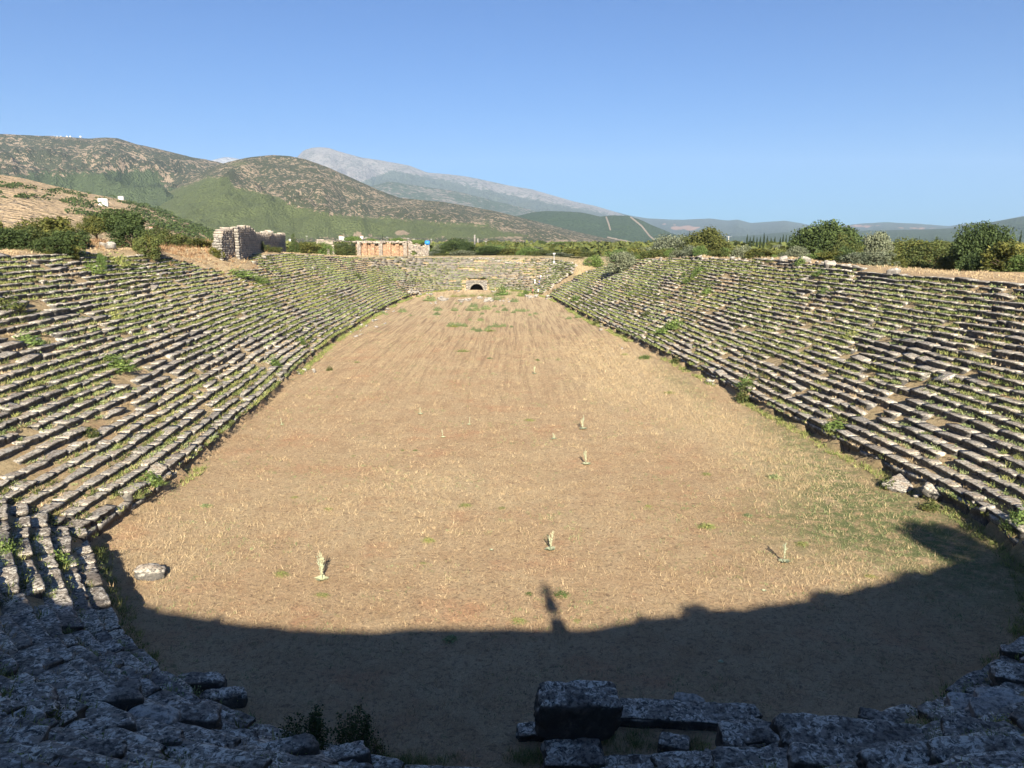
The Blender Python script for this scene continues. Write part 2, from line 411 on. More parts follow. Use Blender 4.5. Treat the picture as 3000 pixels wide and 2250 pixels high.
big = n.noise(.10, 4, .6); med = n.noise(.7, 6, .65); fin = n.noise(5, 5, .7); 
fib1 = n.noise(1, 4, .7, n.map((30, 7, 10)), 1.5); fib2 = n.noise(1, 4, .7, n.map((8, 26, 10)), 1.5)
soil = n.mix(n.ramp(med, (.35, 0.), (.7, 1.)), (.42, .265, .145), (.54, .38, .225))
soil = n.mix(n.ramp(n.noise(.22, 6, .72), (.53, 0.), (.64, .85)), soil, (.50, .265, .145))
straw = n.mix(n.ramp(fin, (.3, 0.), (.7, 1.)), (.46, .34, .20), (.64, .50, .31))
fibm = n.ramp(n.math('MAXIMUM', fib1, fib2), (.52, 0.), (.66, 1.))
sa = n.math('ADD', n.math('MULTIPLY', cv[0], .8), n.math('MULTIPLY', n.ramp(n.noise(.14, 6, .7), (.42, 0.), (.62, 1.)), .5))
sm = n.math('MULTIPLY', sa, n.ramp(n.noise(1.6, 6, .75), (.36, .35), (.56, 1.25)), clamp=True)
c = n.mix(sm, soil, straw)
c = n.mix(n.math('MULTIPLY', fibm, .6), c, (.66, .52, .33))
c = n.mix(n.math('MULTIPLY', n.ramp(n.noise(4.5, 6, .8, dist=.8), (.38, 1.), (.49, 0.)), .72), c, (.15, .10, .062))  # dark noise spots stand in for small shadows in the straw
ypos = n.sep(n.geo)[1]
c = n.mix(n.math('MULTIPLY', n.ramp(n.noise(1, 5, .7, n.map((1.1, .035, 1)), 2.), (.47, 0.), (.60, .8)), n.ramp(n.math('DIVIDE', ypos, 200.), (.3, 0.1), (.6, 1.))), c, (.25, .165, .10))
c = n.mix(n.math('MULTIPLY', n.ramp(n.noise(1, 5, .75, n.map((.9, .045, 1), None, (5, 3, 0)), 2.), (.50, 0.), (.66, .7)), n.ramp(n.math('DIVIDE', ypos, 200.), (.25, 0.1), (.5, 1.))), c, (.62, .47, .27))
gm = n.math('MULTIPLY', cv[1], n.ramp(n.noise(1.1, 6, .75), (.36, 0.), (.56, 1.)), clamp=True)
spots = n.math('MULTIPLY', n.ramp(n.noise(.55, 5, .8), (.63, 0.), (.70, .7)), ar)
gm = n.math('MAXIMUM', gm, spots)
c = n.mix(gm, c, n.mix(fin, (.09, .115, .045), (.22, .24, .10)))
n.bump(n.math('ADD', n.math('MULTIPLY', fibm, .5), n.math('ADD', n.math('MULTIPLY', fin, 1.), n.math('MULTIPLY', med, 1.2))), .9, .09)
M_GROUND = n.out(c, .97)
ground = make_mesh('ground', np.stack([GX, GY, GZ], -1).reshape(-1, 3), quads, M_GROUND, smooth=True, attrs={'cover': cov.reshape(-1, 3), 'arena': m_arena.ravel()})
tag(ground, kind='structure'); ground['label'] = 'dry reddish earth floor of the long arena and the plain around it'

# ------------------------------------------------------------------ seat rows
PROF_N = np.array([(.10, -.10), (.095, .10), (.085, .23), (.04, .285), (0, .305), (-.01, .355), (0, .405), (.05, .425), (.22, .425), (.42, .43), (.62, .42), (.80, .41), (.84, .30), (.84, -.10)])
PROF_M = np.array([(.10, -.10), (.09, .24), (0, .30), (-.005, .39), (.05, .425), (.45, .425), (.82, .415), (.82, -.10)])
PROF_F = np.array([(.10, -.10), (.09, .25), (0, .30), (.01, .42), (.80, .42), (.80, -.10)])
stairs = [S_FARC - 15.2, S_FARC + 11.0]
_s = S_LEFT0 + 8
while _s < S_FARL: stairs.append(_s); _s += 19.5
_s = S_FARR + 26
while _s < S_RIGHT1: stairs.append(_s); _s += 19.0
stairs = np.array(stairs)
def row_blocks(k):
    s = rng.uniform(0, 1); L = []
    while s < PER:
        l = rng.uniform(.8, 1.5) if rng.random() < .35 else rng.uniform(1.4, 2.7); L.append((s + l / 2, l)); s += l
    return np.array(L)
bank_bins = {'near': [], 'left': [], 'far': [], 'right': []}
def section(s):
    return np.where((s < S_LEFT0) | (s > S_RIGHT1), 0, np.where(s < S_FARL, 1, np.where(s < S_FARR, 2, 3)))
SECN = ['near', 'left', 'far', 'right']
bank_roots = {}
for key, lab in (('near', 'shaded curved end of stone seating in the foreground at the bottom of the photo'),
                 ('left', 'long bank of weathered stone seats along the left side of the arena'),
                 ('far', 'distant curved end of stone seating around the dark vaulted tunnel mouth'),
                 ('right', 'long bank of weathered stone seats along the right side of the arena')):
    sc_ = {'near': 0.0, 'left': (S_LEFT0 + S_FARL) / 2, 'far': S_FARC, 'right': (S_FARR + S_RIGHT1) / 2}[key]
    p = opos(sc_, 0)
    bank_roots[key] = empty('seating_bank', (0, 0, 0), lab, 'stone seating', 'banks of stone seats around the arena')
def block_mesh(name, root, sc, ln, off, zb, prof, nseg, amp, prof_scale=None, tiltamp=1.0):
    """all blocks of one row and one level of detail -> verts, quads, caps"""
    B = len(sc); K = len(prof)
    nx, ny = oi_(sc, NX), oi_(sc, NY); x0, y0 = opos(sc, off)
    curv = 1 + off / 1e9
    yaw = rng.normal(0, .022 * tiltamp, B); c, s_ = np.cos(yaw), np.sin(yaw)
    Nx, Ny = nx * c - ny * s_, nx * s_ + ny * c; Tx, Ty = Ny, -Nx
    roll = rng.normal(0, .035 * tiltamp, B); pit = rng.normal(0, .022 * tiltamp, B)
    big = rng.random(B) < .05; roll = np.where(big, roll * 4 + .1, roll); pit = np.where(big, pit * 4, pit)
    dn = rng.normal(0, .028, B); dz = rng.normal(0, .024, B) - .07 * (rng.random(B) < .12)
    hs = rng.uniform(.86, 1.08, B)
    a = np.linspace(-.5, .5, nseg + 1)
    U = prof[:, 0][None, None, :] * np.ones((B, nseg + 1, 1)); V = prof[:, 1][None, None, :] * hs[:, None, None] * np.ones((1, nseg + 1, 1))
    A = a[None, :, None] * (ln - (.09 if name == 'near' else .03))[:, None, None] * np.ones((1, 1, K))
    endf = (np.abs(a) > .499)[None, :, None]
    shr = rng.uniform(.0, .07, (B, 2)); es = np.where(a[None, :] < 0, shr[:, :1], shr[:, 1:])[:, :, None] * endf
    U = U + es * (prof[:, 0] < .2)[None, None, :]; V = V - es * .6 * (prof[:, 1] > .3)[None, None, :]
    V = V + A * pit[:, None, None] + U * roll[:, None, None]
    # broken bites out of the front edge
    bite = rng.random((B, nseg + 1, 1)) < (.13 if nseg > 1 else .05); fr = ((prof[:, 0] < .08) & (prof[:, 1] > .2))[None, None, :]
    U = U + bite * fr * rng.uniform(.02, .12, (B, nseg + 1, 1))
    X = x0[:, None, None] + Nx[:, None, None] * (U + dn[:, None, None]) + Tx[:, None, None] * A
    Y = y0[:, None, None] + Ny[:, None, None] * (U + dn[:, None, None]) + Ty[:, None, None] * A
    Z = zb[:, None, None] + V + dz[:, None, None]
    if amp > 0:
        fx, fy, fz = X.ravel(), Y.ravel(), Z.ravel(); sh = X.shape
        f = 1.7
        nx1 = fbm(fx * f, fy * f, fz * f, o=3, seed=31).reshape(sh); nz1 = fbm(fx * f, fy * f, fz * f, o=3, seed=37).reshape(sh)
        h = amp * (nx1 + .35 * rng.uniform(-1, 1, sh)); X = X + Nx[:, None, None] * h; Y = Y + Ny[:, None, None] * h
        Z = Z + amp * .9 * (nz1 + .25 * rng.uniform(-1, 1, sh)) * (prof[:, 1] > 0)[None, None, :]
        tsh = amp * .8 * rng.uniform(-1, 1, sh); X = X + Tx[:, None, None] * tsh; Y = Y + Ty[:, None, None] * tsh
    v = np.stack([X, Y, Z], -1).reshape(-1, 3)
    base = (np.arange(B) * (nseg + 1) * K)[:, None, None]
    sI, kI = np.meshgrid(np.arange(nseg), np.arange(K - 1), indexing='ij')
    q = np.stack([sI * K + kI, sI * K + kI + 1, (sI + 1) * K + kI + 1, (sI + 1) * K + kI], -1).reshape(1, -1, 4) + base
    cap = np.stack([np.arange(K)[::-1], nseg * K + np.arange(K)], 0)[None] + base
    tint = np.repeat(np.clip(rng.normal(.5, .22, B), 0, 1), (nseg + 1) * K)
    return v, q.reshape(-1, 4), cap.reshape(-1, K), tint
SEAT_REC = []       # (s, off, z) of the foot of every riser, for weeds
PORT_HW = 3.1
for k in range(33):
    bl = row_blocks(k); sc, ln = bl[:, 0], bl[:, 1]
    off0 = RD * k
    # block length grows with the circumference on curved ends
    e = 1.0; xa, ya = opos(sc - .5, off0); xb, yb = opos(sc + .5, off0); ln = ln * np.hypot(xb - xa, yb - ya)
    dz, do = warp(sc, np.full(len(sc), off0)); off = off0 + do * min(1, k / 3)
    zb = ZP + (RH + .035 * nearm(sc)) * k + dz
    N = nrows(sc)
    miss = rng.random(len(sc)) < np.where(section(sc) == 2, .25, 1.) * (.045 + .10 * np.clip(fbm(sc * .12, np.full(len(sc), k * .4), o=3, seed=51) + .1, 0, 1))
    # a preserved upper edge that is ragged
    keep = (k < N - .2) & ~miss
    for st in stairs:
        far_st = (abs(st - stairs[0]) < 1) or (abs(st - stairs[1]) < 1)
        ds = np.abs(sc - (st + (0 if far_st else rng.uniform(-.5, .5))))
        keep &= ~((ds < (.25 if far_st else .12)) & (far_st | (rng.random(len(sc)) < .75)))
    d_port = np.abs(opos(sc, 0)[0] - opos(S_FARC, 0)[0]) ; isfar = np.abs(sc - S_FARC) < 8
    if k <= 6:
        xx, yy = opos(sc, off0); keep &= ~(isfar & (np.abs(xx - float(opos(S_FARC, 0)[0])) < PORT_HW + ln * .5 - .4))
    # dirt ramp between the far end and the right bank, dirt slide on the left
    rw = 3.0 + .10 * k + 1.2 * vnoise(sc * .4, np.full(len(sc), k * .5), seed=77)
    keep &= ~(np.abs(sc - (S_FARR + 1 - .1 * k)) < rw)
    keep &= ~((oi_(sc, OY) < 26) & (oi_(sc, OX) > -4) & (oi_(sc, OX) < 14) & (rng.random(len(sc)) < (.35 if k < 9 else 0.1)))
    sc, ln, off, zb = sc[keep], ln[keep], off[keep], zb[keep]
    if len(sc) == 0: continue
    x0, y0 = opos(sc, off); dist = np.hypot(x0, y0)
    SEAT_REC.append(np.stack([sc, off, zb, np.full(len(sc), k), ln, dist], 1))
    sec = section(sc)
    for si, key in enumerate(SECN):
        V = []; Q = []; C = {}; T = []; nv = 0
        for lod, (lo, hi, prof, nseg, amp) in enumerate(((0, 52, PROF_N, 8, .055), (52, 105, PROF_M, 4, .05), (105, 999, PROF_F, 1, .035))):
            m = (sec == si) & (dist >= lo) & (dist < hi)
            if not m.any(): continue
            a2 = amp * (.85 if key == 'near' else (1.05 if key == 'left' else .7))
            v, q, c, t = block_mesh(key, None, sc[m], ln[m], off[m], zb[m], prof, nseg, a2, tiltamp=1.3 if key == 'near' else (1.1 if key == 'left' else (.5 if key == 'far' else .9)))
            V.append(v); Q.append(q + nv); C.setdefault(c.shape[1], []).append(c + nv); T.append(t); nv += len(v)
        if V:
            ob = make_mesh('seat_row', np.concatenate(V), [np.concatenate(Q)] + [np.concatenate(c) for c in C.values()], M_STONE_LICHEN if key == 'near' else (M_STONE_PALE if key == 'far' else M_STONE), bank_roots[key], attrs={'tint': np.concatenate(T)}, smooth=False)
# podium wall below the first row
PODP = np.array([(.16, -.15), (.14, .5), (.16, .78), (.05, .84), (.02, 1.0), (.05, 1.17), (.6, 1.17), (.6, -.15)])
s = 0.; L = []
while s < PER:
    l = rng.uniform(1.0, 2.0); L.append((s + l / 2, l)); s += l
L = np.array(L); sc, ln = L[:, 0], L[:, 1]; sec = section(sc)
keep = ~(np.abs(sc - S_FARC) < PORT_HW + .8) & ~(np.abs(sc - S_FARR) < 5) & (rng.random(len(sc)) > .035)
for si, key in enumerate(SECN):
    m = keep & (sec == si)
    v, q, c, t = block_mesh('p', None, sc[m], ln[m], np.full(m.sum(), -.05), np.full(m.sum(), .0) - .3 * (rng.random(m.sum()) < .25) * rng.random(m.sum()), PODP, 5, .06)
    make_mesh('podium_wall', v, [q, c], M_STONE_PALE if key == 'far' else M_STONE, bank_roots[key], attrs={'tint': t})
SEATS = np.concatenate(SEAT_REC)

#@@MORE@@
# ------------------------------------------------------------------ tunnel portal in the far end
px0 = PX0; py0 = float(oi_(S_FARC, OY)) - .15
port = empty('tunnel_portal', (px0, py0, 0), 'pale stone portal with a dark arched tunnel mouth in the far curved end', 'tunnel portal')
zt = at(1393, 823, py0)[2]; za = at(1393, 832, py0)[2]; hw = 3.05; R = 1.98; zs = za - R
def arch_wall(name, mat, parent, y0, y1, R, zs, hw, z0, z1):
    th = np.linspace(0, math.pi, 17); inner = [(R, z0)] + [(R * math.cos(t), zs + R * math.sin(t)) for t in th] + [(-R, z0)]
    outer = [(hw, z0)] + [(hw if math.cos(t) > .72 else (-hw if math.cos(t) < -.72 else hw * math.cos(t) / .72), z0 + (z1 - z0) * min(1, .25 + .95 * math.sin(t))) for t in th] + [(-hw, z0)]
    outer = [(x, z1 if abs(x) < hw else z) for x, z in outer]
    v = []; n_ = len(inner)
    for y in (y0, y1):
        v += [(x, y, z) for x, z in inner] + [(x, y, z) for x, z in outer]
    q = []
    for i in range(n_ - 1):
        q += [[i, i + 1, n_ + i + 1, n_ + i], [2 * n_ + i, 3 * n_ + i, 3 * n_ + i + 1, 2 * n_ + i + 1], [i, 2 * n_ + i, 2 * n_ + i + 1, i + 1], [n_ + i, n_ + i + 1, 3 * n_ + i + 1, 3 * n_ + i]]
    v = np.array(v); return make_mesh(name, v, [np.array(q)], mat, parent, attrs={'tint': np.full(len(v), .4)})
arch_wall('front_wall', M_STONE_PALE, port, 0, .7, R, zs, hw, -.3, zt)
arch_wall('vault', M_STONE, port, .701, 5.4, R, zs, hw - .1, -.5, zt - .05)
mb = MB(); mb.box((0, 5.3, 1.4), (2 * hw - .2, .3, 3.9)); mb.build('back_wall', mat_plain('tunnel_dark', (.05, .045, .04)), port, attrs={'tint': np.full(8, .3)})  # near-black back wall paints in the darkness of the deeper tunnel
for i in range(15):
    t0 = math.pi * i / 15 + .015; t1 = math.pi * (i + 1) / 15 - .015; v = []
    for y in (-.1, .3):
        for t, r in ((t0, R - .03), (t1, R - .03), (t1, R + .42), (t0, R + .42)): v.append((r * math.cos(t), y, zs + r * math.sin(t)))
    make_mesh('voussoir', v, [np.array([[0, 1, 2, 3], [7, 6, 5, 4], [0, 4, 5, 1], [1, 5, 6, 2], [2, 6, 7, 3], [3, 7, 4, 0]])], M_STONE_PALE, port, attrs={'tint': np.full(8, rng.uniform(.6, 1))})
for sx in (-1, 1):
    for j in range(5):
        mb = MB(); mb.box((sx * (hw - .22 + rng.uniform(-.03, .03)), -.03, .2 + j * .72), (.5, .5, .7), jit=.03); mb.build('pilaster_block', M_STONE_PALE, port, attrs={'tint': np.full(8, rng.uniform(.4, 1))})
mb = MB()
for j in range(6): mb.box((-hw + .55 + j * 1.0, -.02, zt - .12), (.97, .55, .3), jit=.03)
mb.build('lintel_course', M_STONE_PALE, port, attrs={'tint': np.full(48, .7)})

# ------------------------------------------------------------------ stones
def boulder_mesh(name, mat, n=5, sq=5., amp=.09, seed=0, dims=(1, 1, 1)):
    """rounded weathered block, unit size, base at z=0"""
    bm = bmesh.new(); bmesh.ops.create_cube(bm, size=2); bmesh.ops.subdivide_edges(bm, edges=bm.edges[:], cuts=n, use_grid_fill=True)
    v = np.array([x.co[:] for x in bm.verts]); f = np.array([[a.index for a in p.verts] for p in bm.faces]); bm.free()
    nrm = (np.abs(v) ** sq).sum(1) ** (1 / sq); v = v / nrm[:, None]
    d = v * np.asarray(dims)
    h = amp * (fbm(d[:, 0] * 1.6 + seed * 7, d[:, 1] * 1.6, d[:, 2] * 1.6, o=4, seed=90 + seed)) + amp * .5 * np.where(fbm(d[:, 0] * 3 + seed, d[:, 1] * 3, d[:, 2] * 3, o=2, seed=95) > .15, -1, 0)
    v = v * (1 + h)[:, None] * .5; v[:, 2] += .5
    v[:, 0] *= 1 + .18 * v[:, 2] * vnoise(np.array([seed * 3.1]), np.array([1.]))[0]
    return make_mesh(name, v, [f], mat, None, smooth=False, attrs={'tint': np.full(len(v), .55)})
def place_mesh(o, loc, size, rot=(0, 0, 0)):
    o.location = [float(a) for a in loc]; o.scale = [float(a) for a in size]; o.rotation_euler = rot; return o
# foreground stones of the near seats: (x0, y0, x1, y1 in the photograph), depth, label
FG = [((108, 2025, 362, 2092), 1.1, 'long rounded grey block with a pale lichen crest, left of the bottom of the photo'),
      ((0, 2030, 125, 2080), 1.0, 'weathered grey block cut by the left edge of the photo'),
      ((359, 2088, 498, 2160), .9, 'smooth pale rounded boulder among dark blocks at lower left'),
      ((434, 2092, 612, 2168), 1.0, 'long dark stone block with a broken end beside the pale rounded boulder'),
      ((203, 2134, 352, 2185), .9, 'low grey block in front of the pale rounded boulder'),
      ((0, 2168, 95, 2235), .9, 'rounded grey stone in the bottom left corner'),
      ((62, 2205, 325, 2262), .9, 'long lichen-spotted slab at the bottom edge near the left corner'),
      ((0, 2085, 130, 2130), .9, 'dark slanting slab above the bottom left corner'),
      ((500, 2185, 645, 2240), .9, 'grey block between weeds at the bottom edge, left of the bush'),
      ((575, 2162, 735, 2205), .9, 'humped grey block just left of the dark bush'),
      ((712, 2190, 908, 2245), .9, 'long grey block lying below the dark bush'),
      ((895, 2212, 1068, 2262), .9, 'pale-topped block on the bottom edge right of the dark bush'),
      ((350, 2175, 500, 2225), .9, 'cracked grey block half under the weeds at lower left'),
      ((520, 1985, 640, 2030), 1.0, 'small stone block at the arena edge at lower left'),
      ((590, 2030, 700, 2075), 1.0, 'last rounded edge block before the dark bush'),
      ((1600, 2160, 1760, 2262), 1.1, 'rough base block carrying the large squared boulder'),
      ((1515, 2120, 1600, 2165), .6, 'small white-edged stone at the left foot of the large boulder'),
      ((1820, 2058, 2205, 2128), 1.1, 'long flat lichen-covered slab right of the large squared boulder'),
      ((1980, 2034, 2060, 2068), .7, 'rounded lump of stone lying on the long lichen-covered slab'),
      ((1935, 2153, 2018, 2205), .6, 'small pointed bluish stone in a grassy hollow'),
      ((2125, 2118, 2270, 2215), .9, 'dark leaning slab right of the grassy hollow'),
      ((2185, 2118, 2375, 2200), .8, 'pale tilted slab with a hole under it at bottom right'),
      ((2330, 2115, 2700, 2212), 1.2, 'broad dark slab with whitish lichen along its top edge'),
      ((2530, 2094, 2640, 2124), .6, 'small tan stone lying behind the broad dark slab'),
      ((2795, 2112, 2912, 2170), .7, 'pale slanting stone surrounded by green grass at lower right'),
      ((2800, 2040, 2895, 2088), .8, 'pinkish rounded stone at the lower right arena edge'),
      ((2880, 2018, 2990, 2070), .9, 'pink lumpy boulder near the right edge of the photo'),
      ((2870, 2052, 3010, 2098), .9, 'long pinkish block in front of the pink lumpy boulder'),
      ((2940, 1950, 3040, 2010), .9, 'grey lichen boulder on the right edge above the pink stones'),
      ((2960, 1902, 3040, 1930), .8, 'low dark stone on the right edge beside the shaded arena'),
      ((1730, 2228, 1925, 2272), .7, 'low stone with a light crest on the bottom edge right of the large boulder'),
      ((1935, 2222, 2110, 2272), .7, 'low flat stone on the bottom edge below the grassy hollow'),
      ((2115, 2212, 2330, 2272), .7, 'wide flat stone on the bottom edge below the tilted slab'),
      ((2340, 2200, 2560, 2265), .8, 'lichen-blotched slab on the bottom edge below the broad dark slab'),
      ((2560, 2205, 2790, 2268), .8, 'lichen-streaked stone on the bottom edge toward the right corner'),
      ((2770, 2172, 3010, 2240), .9, 'long pale-mottled slab in the bottom right corner')]
for i, ((x0, y0, x1, y1), dep, lab) in enumerate(FG):
    cx = (x0 + x1) / 2; p = hit(cx, min(y1, 2262)); dist = np.linalg.norm(p - np.array([0, 0, CAMZ]))
    w = (x1 - x0) / F * dist * 1.02; ext = (y1 - y0) / F * dist * 1.1; dep = min(dep, .62 * ext / .56); h = max(.18, (ext - dep * .56) / .83 * (.7 if cx > 1100 else 1)) + (.12 if cx > 1100 else .2)
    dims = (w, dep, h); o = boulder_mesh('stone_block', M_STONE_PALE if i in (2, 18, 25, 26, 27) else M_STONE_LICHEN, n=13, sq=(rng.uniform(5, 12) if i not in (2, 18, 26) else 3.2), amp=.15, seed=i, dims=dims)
    p[1] += dep * .30; place_mesh(o, (p[0], p[1], p[2] - .12), (w, dep, h + .12), (rng.uniform(.08, .34) if cx > 1100 else rng.uniform(-.12, .15), (0.13 if cx < 700 else (-.06 if cx > 2600 else .02)) * (1 + rng.uniform(-.4, .4)), -math.atan2(p[0] - 3, 25) * .8 + rng.uniform(-.22, .22)))
    tag(o, lab, 'stone block', 'loose blocks of the near seats')
pb = hit(1680, 2215); db = np.linalg.norm(pb - np.array([0, 0, CAMZ]))
o = boulder_mesh('boulder', M_STONE_LICHEN, n=16, sq=7, amp=.12, seed=71, dims=(1.3, 1.2, 1.))
w = 212 / F * db; place_mesh(o, (pb[0] + .02, pb[1] + .35, pb[2] + 60 / F * db * .9), (w, 1.05, 138 / F * db), (.24, .07, .10))
tag(o, 'large squared lichen-covered boulder standing at the bottom of the photo right of centre', 'boulder')

def stone_scatter(pts, label, group, mat, name='fallen_stone', smin=.25, smax=.7, flat=.6):
    protos = [boulder_mesh(name, mat, n=3, sq=rng.uniform(2.6, 7), amp=.22, seed=200 + j + len(bpy.data.meshes) % 50, dims=(1, 1, 1)) for j in range(4)]
    for i, (p, sz) in enumerate(pts):
        o = protos[i] if i < 4 else protos[i % 4].copy()
        if i >= 4: COL.objects.link(o)
        s_ = sz; place_mesh(o, (p[0], p[1], p[2] - .12 * s_), (s_ * rng.uniform(.8, 1.5), s_ * rng.uniform(.6, 1.1), s_ * rng.uniform(.4, .9) * flat * 1.4), (rng.uniform(-.4, .4), rng.uniform(-.4, .4), rng.uniform(0, 6)))
        tag(o, label, 'stone', group)
    for o in protos[len(pts):]: bpy.data.objects.remove(o)
# single stones in the arena
o = boulder_mesh('boulder', M_STONE, n=9, sq=2.4, amp=.2, seed=5); p = hit(440, 1690); place_mesh(o, p - np.array([0, 0, .15]), (1.35, 1.0, .75), (0, .1, .3)); tag(o, 'grey banded boulder lying on straw at the left edge of the arena', 'boulder')
def hits(lst): return [(hit(a, b), c) for a, b, c in lst]
Z3 = lambda a, b: (1100 + a * .2712, 780 + b * .2712)
heap = []
for (a, b, ra, rb, n_, s_) in ((430, 285, 75, 40, 20, 1.0), (570, 305, 60, 15, 6, .7), (735, 355, 75, 22, 16, .8), (960, 375, 60, 22, 9, .9), (1225, 365, 45, 30, 14, 1.2), (1130, 340, 25, 15, 4, .9), (1450, 375, 120, 18, 9, .7), (1690, 335, 70, 20, 14, 1.0), (1880, 345, 40, 20, 6, 1.1), (620, 400, 60, 14, 5, .5), (900, 270, 120, 8, 5, .5), (1280, 275, 60, 10, 2, .8), (1860, 110, 60, 30, 12, .9), (1780, 125, 30, 12, 6, .8), (1900, 60, 50, 30, 12, .8), (1830, 230, 40, 30, 8, .6)):
    for _ in range(n_):
        r_ = math.sqrt(rng.random()); t_ = rng.uniform(0, 6.28); x, y = Z3(a + ra * r_ * math.cos(t_), b + rb * r_ * math.sin(t_)); heap.append((hit(x, y), s_ * rng.uniform(.5, 1.3)))
stone_scatter(heap, 'whitish stone among the heaps of fallen rubble across the far end of the arena', 'rubble across the far end of the arena', M_STONE_PALE)
edge = []
for (x, y, n_, sx, sy, s_) in ((1090, 950, 10, 40, 14, .6), (1030, 980, 8, 30, 12, .6), (965, 1000, 6, 30, 10, .6), (900, 1090, 5, 30, 10, .5), (1150, 905, 8, 30, 10, .6)):
    for _ in range(n_): edge.append((hit(x + rng.uniform(-sx, sx), y + rng.uniform(-sy, sy)), s_ * rng.uniform(.5, 1.3)))
stone_scatter(edge, 'pale broken stone lying along the foot of the left bank', 'broken stones along the left edge of the arena', M_STONE_PALE)
edge = []
for (x, y, n_, sx, sy, s_) in ((1870, 1010, 5, 50, 20, .6), (1760, 950, 6, 40, 18, .6), (1720, 920, 4, 20, 10, .5), (2100, 1130, 3, 40, 14, .6), (2660, 1455, 2, 40, 10, .7), (2860, 1510, 2, 40, 10, .7)):
    for _ in range(n_): edge.append((hit(x + rng.uniform(-sx, sx), y + rng.uniform(-sy, sy)), s_ * rng.uniform(.5, 1.3)))
stone_scatter(edge, 'broken stone lying along the foot of the right bank', 'broken stones along the right edge of the arena', M_STONE)
rimst = []
for x in np.arange(1690, 2540, 19):
    s_ = 0.9 if rng.random() < .25 else .5
    yy = np.interp(x, [1690, 1760, 1960, 2200, 2360, 2540], [772, 762, 757, 760, 762, 788]); p = hit(x, yy + rng.uniform(0, 8))
    if p is not None and p[1] < 240: rimst.append((p, s_ * rng.uniform(.7, 1.5)))
stone_scatter(rimst, 'pale tumbled stone along the ruined top edge of the right bank', 'tumbled stones on the top of the right bank', M_STONE_PALE)
frim = []
for x in np.arange(1350, 1640, 8):
    yy = np.interp(x, [1350, 1430, 1500, 1640], [757, 757, 768, 776]); p = hit(x, yy + rng.uniform(0, 6))
    if p is not None and p[1] < 270: frim.append((p, .7 * rng.uniform(.6, 1.5)))
stone_scatter(frim, 'pale stone on the crumbled top of the far curved end', 'stones on the top of the far end', M_STONE_PALE)
for (x, y, w_, lab) in ((300, 640 + 80, .9, 'white rock between the two large bush groups behind the left bank'), (323, 731, 1.6, 'long pale boulder in front of the dark round bush behind the left bank'), (772, 757, .9, 'small white rock on the bare slope below the tall ruin wall'), (452, 724, .6, 'upright pale stone in brown brush behind the left bank'), (2618, 806, 1.3, 'tilted white slab on the top rows of the right bank'), (2340, 790, .9, 'dark-sided block on the upper right bank under the big round tree'), (2195, 932, .9, 'white block standing on the middle of the right bank'), (1760, 1013 - 45, .7, 'white block at the foot of the right bank in the distance')):
    p = hit(x, y); o = boulder_mesh('rock', M_STONE_PALE, n=5, sq=3.5, amp=.2, seed=int(x)); place_mesh(o, p - np.array([0, 0, .1]), (w_, w_ * .7, w_ * .6), (.2, .2, rng.uniform(0, 3))); tag(o, lab, 'rock')

p = hit(2650, 1430); o = boulder_mesh('fallen_block', M_STONE, n=7, sq=9, amp=.12, seed=17, dims=(2, 1.4, .4)); place_mesh(o, p + np.array([0, 0, .12]), (2.3, 1.7, .38), (.12, -.22, .5)); tag(o, 'large flat slab that slid from the right bank into the arena', 'stone slab', kind='thing')
p = hit(2745, 1455); o = boulder_mesh('fallen_block', M_STONE, n=7, sq=8, amp=.14, seed=27, dims=(2, 1.2, .5)); place_mesh(o, p + np.array([0, 0, .1]), (1.9, .8, .5), (.3, .35, -.5)); tag(o, 'tilted broken slab right beside the large slid slab', 'stone slab', kind='thing')
# ------------------------------------------------------------------ hills
def hill_mat(name, brown, scrub, forest, rock, dots, thr=.5, amt=1.0):
    n = NT(name); f = n.attr('forest'); b = n.attr('bare')
    big = n.noise(dots * .12, 4, .6); d = n.noise(dots, 3, .55); d2 = n.noise(dots * 2.7, 3, .6)
    br = n.mix(n.ramp(n.noise(dots * .5, 5, .7), (.35, 0.), (.65, 1.)), brown, tuple(min(1, 1.25 * v) for v in brown))
    br = n.mix(n.ramp(n.noise(dots * 1.3, 4, .7), (.55, 0.), (.66, .5)), br, rock)
    m = n.math('ADD', n.math('ADD', d, n.math('MULTIPLY', n.math('SUBTRACT', big, .5), .55)), n.math('MULTIPLY', n.math('SUBTRACT', d2, .5), .5))
    c = n.mix(n.ramp(m, (thr - .02, 0.), (thr + .03, amt)), br, scrub)
    fc = n.mix(n.ramp(d2, (.35, 0.), (.65, 1.)), forest, tuple(1.7 * v for v in forest))
    c = n.mix(n.ramp(n.math('ADD', f, n.math('MULTIPLY', n.math('SUBTRACT', m, .5), .9)), (.42, 0.), (.56, 1.)), c, fc)
    c = n.mix(n.ramp(b, (.4, 0.), (.6, 1.)), c, brown)
    n.bump(n.math('ADD', m, d2), 1.0, 1.5 / dots * .5)
    return n.out(c, 1.0)
